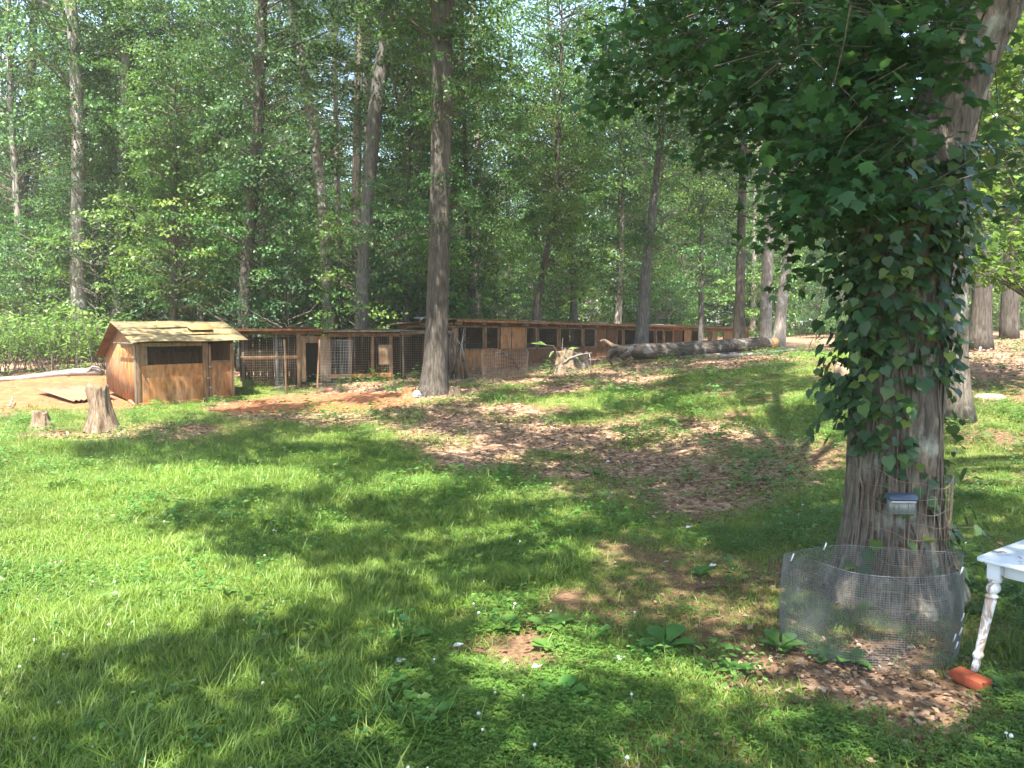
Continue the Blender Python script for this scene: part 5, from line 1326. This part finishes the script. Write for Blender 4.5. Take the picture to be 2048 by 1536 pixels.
for k, (px, py, lb) in enumerate([(1371, 1062, 'small white scrap in the shaded grass left of the wire ring'), (1418, 1140, 'pale scrap on bare soil nearer the wire ring'), (1062, 1346, 'pale curled scrap in the lit bare patch of the lawn'),
                                  (1228, 1330, 'bluish scrap on the shaded lawn right of the lit patch'), (905, 1303, 'grey scrap at the shaded edge of the bare patch'), (1212, 928, 'white chip in the leaf litter of mid slope'), (788, 1335, 'faded blue leaf-shaped scrap in the dark clover')]):
    c = gp(px, py); v, f, _ = leaves(np.array([[0, 0, .035]]), np.array([[1., .3, .1]]), np.array([[.1, -.3, 1.]]), np.array([.075]), T_LITTER)
    link('scrap', mesh_np('scrap', v, f, 'paper'), None, lb, 'scrap', loc=tuple(c))

# ---------------------------------------------------------------- broadleaf weeds in the lawn, each a plant of its own
def rosette(seed, n=8, s=.12):
    r_ = np.random.default_rng(seed); V = []; F = []; k = 0
    for q in range(n):
        a = q / n * 2 * pi + r_.normal(0, .25); L = s * r_.uniform(.7, 1.2); wd = L * .30; d = np.array([cos(a), sin(a), 0]); sd = np.array([-sin(a), cos(a), 0])
        rise = r_.uniform(.25, .7)
        for j, (t_, ww) in enumerate([(0, .12), (.25, .35), (.5, 1), (.75, .85), (1, .05)]):
            c = d * L * t_ + np.array([0, 0, L * rise * t_ * (1 - .55 * t_) * 1.3 + .01]); up = np.array([0, 0, wd * .22 * ww])
            V += [c - sd * wd * ww + up, c, c + sd * wd * ww + up]
            if j: F += [[k + 3 * j - 3, k + 3 * j - 2, k + 3 * j + 1, k + 3 * j], [k + 3 * j - 2, k + 3 * j - 1, k + 3 * j + 2, k + 3 * j + 1]]
        k += 15
    return mesh_np('rosette', np.array(V), np.array(F), 'weed', np.clip(r_.normal(.4, .15, len(V)), 0, 1), True)
RO = [rosette(s) for s in range(5)]
wl = [(1330, 1300, 1.7, 'broad plantain weed on the bare patch left of the wire ring'), (855, 1445, 1.4, 'bright broad weed near the bottom of the lawn'), (925, 1420, 1.1, 'pale round-leaved weed at the bottom beside the bright weed'),
      (820, 1285, 1.3, 'low weed under the taller grass clump in the centre'), (1015, 1262, 1.1, 'single broad-leaved weed in central clover'), (1100, 1260, 1.3, 'spreading weed right of the central clover flowers'), (1100, 1300, 1.0, 'weed at the top of the lit bare patch'),
      (1400, 1150, .9, 'small weed in the shaded slope before the wire ring'), (1470, 1345, 1.1, 'sunlit weed at the litter edge before the wire ring'), (1560, 1300, 1.2, 'weed at the left foot of the wire ring'), (1425, 1350, 1.0, 'sunlit weed left of the litter strip'),
      (165, 1500, 1.5, 'broad weed in the bottom left corner grass'), (330, 1480, 1.4, 'large weed in the shade near the bottom left'), (430, 1470, 1.5, 'upright strap-leaved weed at the bottom left shade'), (1120, 1400, 1.2, 'weed below the lit bare patch'),
      (1180, 1020, 1.0, 'weed on the dark slope in mid lawn'), (1190, 950, 1.1, 'broad weed at the litter edge in mid lawn'), (1530, 960, .9, 'weed in the shade right of mid slope'), (2010, 1390, 1.3, 'sunlit weed right of the brick under the table'), (1190, 1275, .9, 'weed with pale tips in the half shade'),
      (1700, 1330, 1.2, 'leafy weed at the front foot of the wire ring'), (1640, 1320, 1.0, 'small weed before the wire ring front'), (360, 1370, 1.2, 'weed in the shaded clover at the left'), (205, 860, 1.8, 'green weed growing at the tall stump foot'), (478, 800, 1.8, 'green weed at the hen house door corner'), (515, 788, 1.4, 'small weed before the first wire pen')]
for k, (px, py, s_, lb) in enumerate(wl):
    c = gp(px, py); o = link('broadleaf_weed', RO[k % 5], None, lb, 'weed', 'broadleaf weeds in the lawn', loc=tuple(c), rot=(0, 0, k * 1.1)); o.scale = (s_, s_, s_)
# leafy weeds inside and along the ring
# ---------------------------------------------------------------- wire ring round the tree
RC = np.array([2.40, 4.98])
ring = thing('wire_ring', 'ring of fine galvanised mesh standing round the huge tree', 'wire mesh', (RC[0], RC[1], 0))
def ring_xy(t):     # t in 0..1, starts at the overlap on the right front
    a = 2 * pi * t - .62; rx, ry = .56 + .015 * sin(3 * a), .38
    return RC[0] + rx * cos(a) + .03 * sin(a * 4), RC[1] + ry * sin(a)
N_ = 235; ts = np.linspace(0, 1.03, N_); XY = np.array([ring_xy(t) for t in ts]); gzs = G(XY[:, 0], XY[:, 1])
gzs = np.convolve(np.pad(gzs, 12, mode='edge'), np.ones(25) / 25, 'valid')
XYl = XY - RC
mb = MB(); HH = .60
topw = HH + .012 * np.sin(ts * 21) + .02 * np.cos(ts * 9)
bul = .022 * np.sin(ts * 37)
def ringpt(i_, q): 
    c = XYl[i_]; o_ = c / np.linalg.norm(c); b_ = bul[i_] * sin(q * pi)
    return (c[0] + o_[0] * b_, c[1] + o_[1] * b_, gzs[i_] + .005 + topw[i_] * q)
for i_ in range(N_): mb.tube([ringpt(i_, 0), ringpt(i_, .5), ringpt(i_, 1)], .0009, 3, False)
M_ = 40
for j in range(M_ + 1): mb.tube([ringpt(i_, j / M_) for i_ in range(0, N_, 3)], .0009 if j < M_ else .002, 3, False)
mb.build('mesh_wires', 'wire', ring)
for k, (t_, q) in enumerate([(.42, 1.0), (.60, 1.0), (.985, .99), (.01, .30), (.02, .44), (.97, .28), (.99, .18)]):
    i_ = min(N_ - 1, int(t_ / 1.03 * N_)); p = ringpt(i_, q)
    link('wire_tie', MB().tube([(p[0] - .01, p[1] - .012, p[2] - .02), (p[0], p[1] - .015, p[2] + .01), (p[0] + .008, p[1] - .01, p[2] + .03)], .0045, 5).make('wire_tie', 'clip'), ring)

# older, wider farm wire wrapped against the trunk, taller than the ring
fw = thing('farm_wire', 'rusty wide-mesh farm wire wrapped round the tree foot', 'wire fence', (TB[0], TB[1] - .02, 0))
mb = MB(); rr = np.random.default_rng(12)
def fwp(a, z): 
    R_ = .365 + .02 * sin(a * 3) + .30 * max(0, .5 - z); return (cos(a) * R_ * 1.0, sin(a) * R_ - .08, z + TB[2] + .06 + .05 * sin(a * 2 + 1) * z)
for k in range(44): 
    a = k / 44 * 2 * pi; w0 = rr.normal(0, .03); mb.tube([fwp(a + w0 * q * 2, z_) for q, z_ in zip((0, .6, 1, .4, 0), (.05, .3, .5, .75, .98))], .0022, 3, False)
for z_ in np.linspace(.05, .98, 10): mb.tube([fwp(a, z_ + .015 * sin(a * 7 + z_ * 20)) for a in np.linspace(0, 2 * pi, 60)], .0022, 3, False)
mb.build('wire_mesh', 'wire_rust', fw)

# feeder box with blue-grey rolled lid hung on the trunk
fp = P(1801, 1024, 5.52); fd = thing('feeder_box', 'small clear box feeder with blue-grey rounded lid on the big trunk', 'bird feeder', tuple(fp), radians(-4)); fd.scale = (.82, .82, .82)
mb = MB()
for (x0_, x1_, y0_, y1_) in ((-.095, .095, -.055, -.050), (-.095, .095, .050, .055), (-.100, -.095, -.055, .055), (.095, .100, -.055, .055)): mb.box(x0_, x1_, y0_, y1_, -.0, .105)
mb.box(-.1, .1, -.055, .055, -.006, -.001); mb.build('box', 'dusty_glass', fd)
for x_ in (-.085, -.04, .045): MB().box(x_ - .003, x_ + .003, -.060, -.056, -.01, .11).build('wire_bar', 'log_pale', fd)
MB().box(-.105, .105, -.063, -.057, .097, .110).build('rim', 'clip', fd)
v = []; a = np.linspace(0, pi, 12); 
for x_ in (-.118, -.112, .112, .118):
    s_ = .9 if abs(x_) > .115 else 1
    v += [(x_, -.075 * s_ * cos(t_), .115 + .055 * s_ * sin(t_)) for t_ in a]
q = [[i_ * 12 + j_, i_ * 12 + j_ + 1, (i_ + 1) * 12 + j_ + 1, (i_ + 1) * 12 + j_] for i_ in range(3) for j_ in range(11)] + [[i_ * 12, (i_ + 1) * 12, (i_ + 1) * 12 + 11, i_ * 12 + 11] for i_ in range(3)]
me = mesh_np('lid', v, np.array(q), 'bluegrey', None, True); link('lid', me, fd)
mb = MB(); mb.add([v[i_] for i_ in range(12)], None, [[0, i_ + 1, i_] for i_ in range(1, 11)]); mb.add([v[36 + i_] for i_ in range(12)], None, [[0, i_, i_ + 1] for i_ in range(1, 11)]); mb.build('lid_end', 'bluegrey', fd)
# ---------------------------------------------------------------- brick paver and white table
fx, fy = 2.73, 4.47; fz = gz(fx, fy); ta = radians(35)
bk = bevelled(MB().box(-.10, .10, -.05, .05, 0, .06).build('brick', 'brick', None, label='red brick under the near leg of the white table', cat='brick', loc=(fx - .02, fy - .05, fz + .012), rot=(radians(3), 0, radians(-66))), .004)
ux, uy = np.array([cos(ta), sin(ta)]), np.array([sin(ta), -cos(ta)])
org = np.array([fx + .13, fy]) - ux * .085 - uy * .085
tb = thing('table', 'old white table with turned legs and chipped paint at the right edge', 'table', (org[0], org[1], fz + .070), ta)
tb.scale = (1, 1, .955); TW, TD, TH = 1.25, -.72, .72       # x along ux, y towards -uy  (local y = -uy)
# local frame: x = ux, y = (-sin ta, cos ta) = -uy ; the near corner is (0,0), depth runs to y = -.72
def round_slab(x0_, x1_, y0_, y1_, z0_, z1_, rc=.04):
    pts = []
    for cx, cy_, a0 in ((x1_ - rc, y1_ - rc, 0), (x0_ + rc, y1_ - rc, 90), (x0_ + rc, y0_ + rc, 180), (x1_ - rc, y0_ + rc, 270)):
        for q in range(6): t_ = radians(a0 + 18 * q); pts.append((cx + rc * cos(t_), cy_ + rc * sin(t_)))
    n_ = len(pts); v = [(a_, b_, z_) for z_ in (z0_, z1_) for a_, b_ in pts] + [((x0_ + x1_) / 2, (y0_ + y1_) / 2, z0_), ((x0_ + x1_) / 2, (y0_ + y1_) / 2, z1_)]
    q = [[i_, (i_ + 1) % n_, n_ + (i_ + 1) % n_, n_ + i_] for i_ in range(n_)]; t = [[2 * n_, (i_ + 1) % n_, i_] for i_ in range(n_)] + [[2 * n_ + 1, n_ + i_, n_ + (i_ + 1) % n_] for i_ in range(n_)]
    m_ = MB(); m_.add(v, q, t); return m_
bevelled(round_slab(-.0, TW, -.72, .0, TH - .022, TH).build('tabletop', 'paint', tb), .005)
prof = [(.012, .0), (.021, .004), (.022, .05), (.019, .075), (.024, .085), (.030, .10), (.030, .112), (.024, .122), (.021, .135), (.023, .16), (.030, .42), (.031, .455), (.026, .468), (.034, .474), (.036, .482), (.026, .492), (.024, .498),
        (.034, .512), (.039, .530), (.034, .548), (.025, .560), (.023, .566), (.034, .572), (.036, .580), (.030, .590)]
corners = [(.085, -.085), (TW - .085, -.085), (.085, -.635), (TW - .085, -.635)]
for cx, cy_ in corners:
    lm = MB().lathe(prof, 20, (cx, cy_)); q_ = .10 * (1 - lm.v[0][:, 2] / .59)
    lm.v[0][:, 0] -= cos(ta) * q_; lm.v[0][:, 1] += sin(ta) * q_
    lgm = lm.build('leg', 'paint_leg', tb, True)
    bevelled(MB().box(cx - .036, cx + .036, cy_ - .036, cy_ + .036, .588, TH - .024).build('leg_block', 'paint', lgm), .003)
zz0, zz1 = .605, TH - .023
for x0_, x1_, y0_, y1_ in ((.123, TW - .123, -.118, -.098), (.123, TW - .123, -.622, -.602), (.098, .118, -.597, -.123), (TW - .118, TW - .098, -.597, -.123)):
    bevelled(MB().box(x0_, x1_, y0_, y1_, zz0, zz1).build('apron', 'paint', tb), .002)
# ---------------------------------------------------------------- thin haze volume added to stand in for lens glare
HAZE = 0.001
if HAZE:
    m, t, o_ = newmat('glare_haze'); pv = t.nodes.new('ShaderNodeVolumePrincipled')
    pv.inputs['Density'].default_value = HAZE; pv.inputs['Color'].default_value = (.93, .96, .90, 1); pv.inputs['Anisotropy'].default_value = .2
    t.links.new(pv.outputs[0], o_.inputs['Volume'])
    mb = MB().box(-420, 420, -70, 520, -8, 40); link('haze', mb.make('haze', m), kind='stuff', label='thin added haze standing in for lens glare')
    cy.volume_bounces = 1
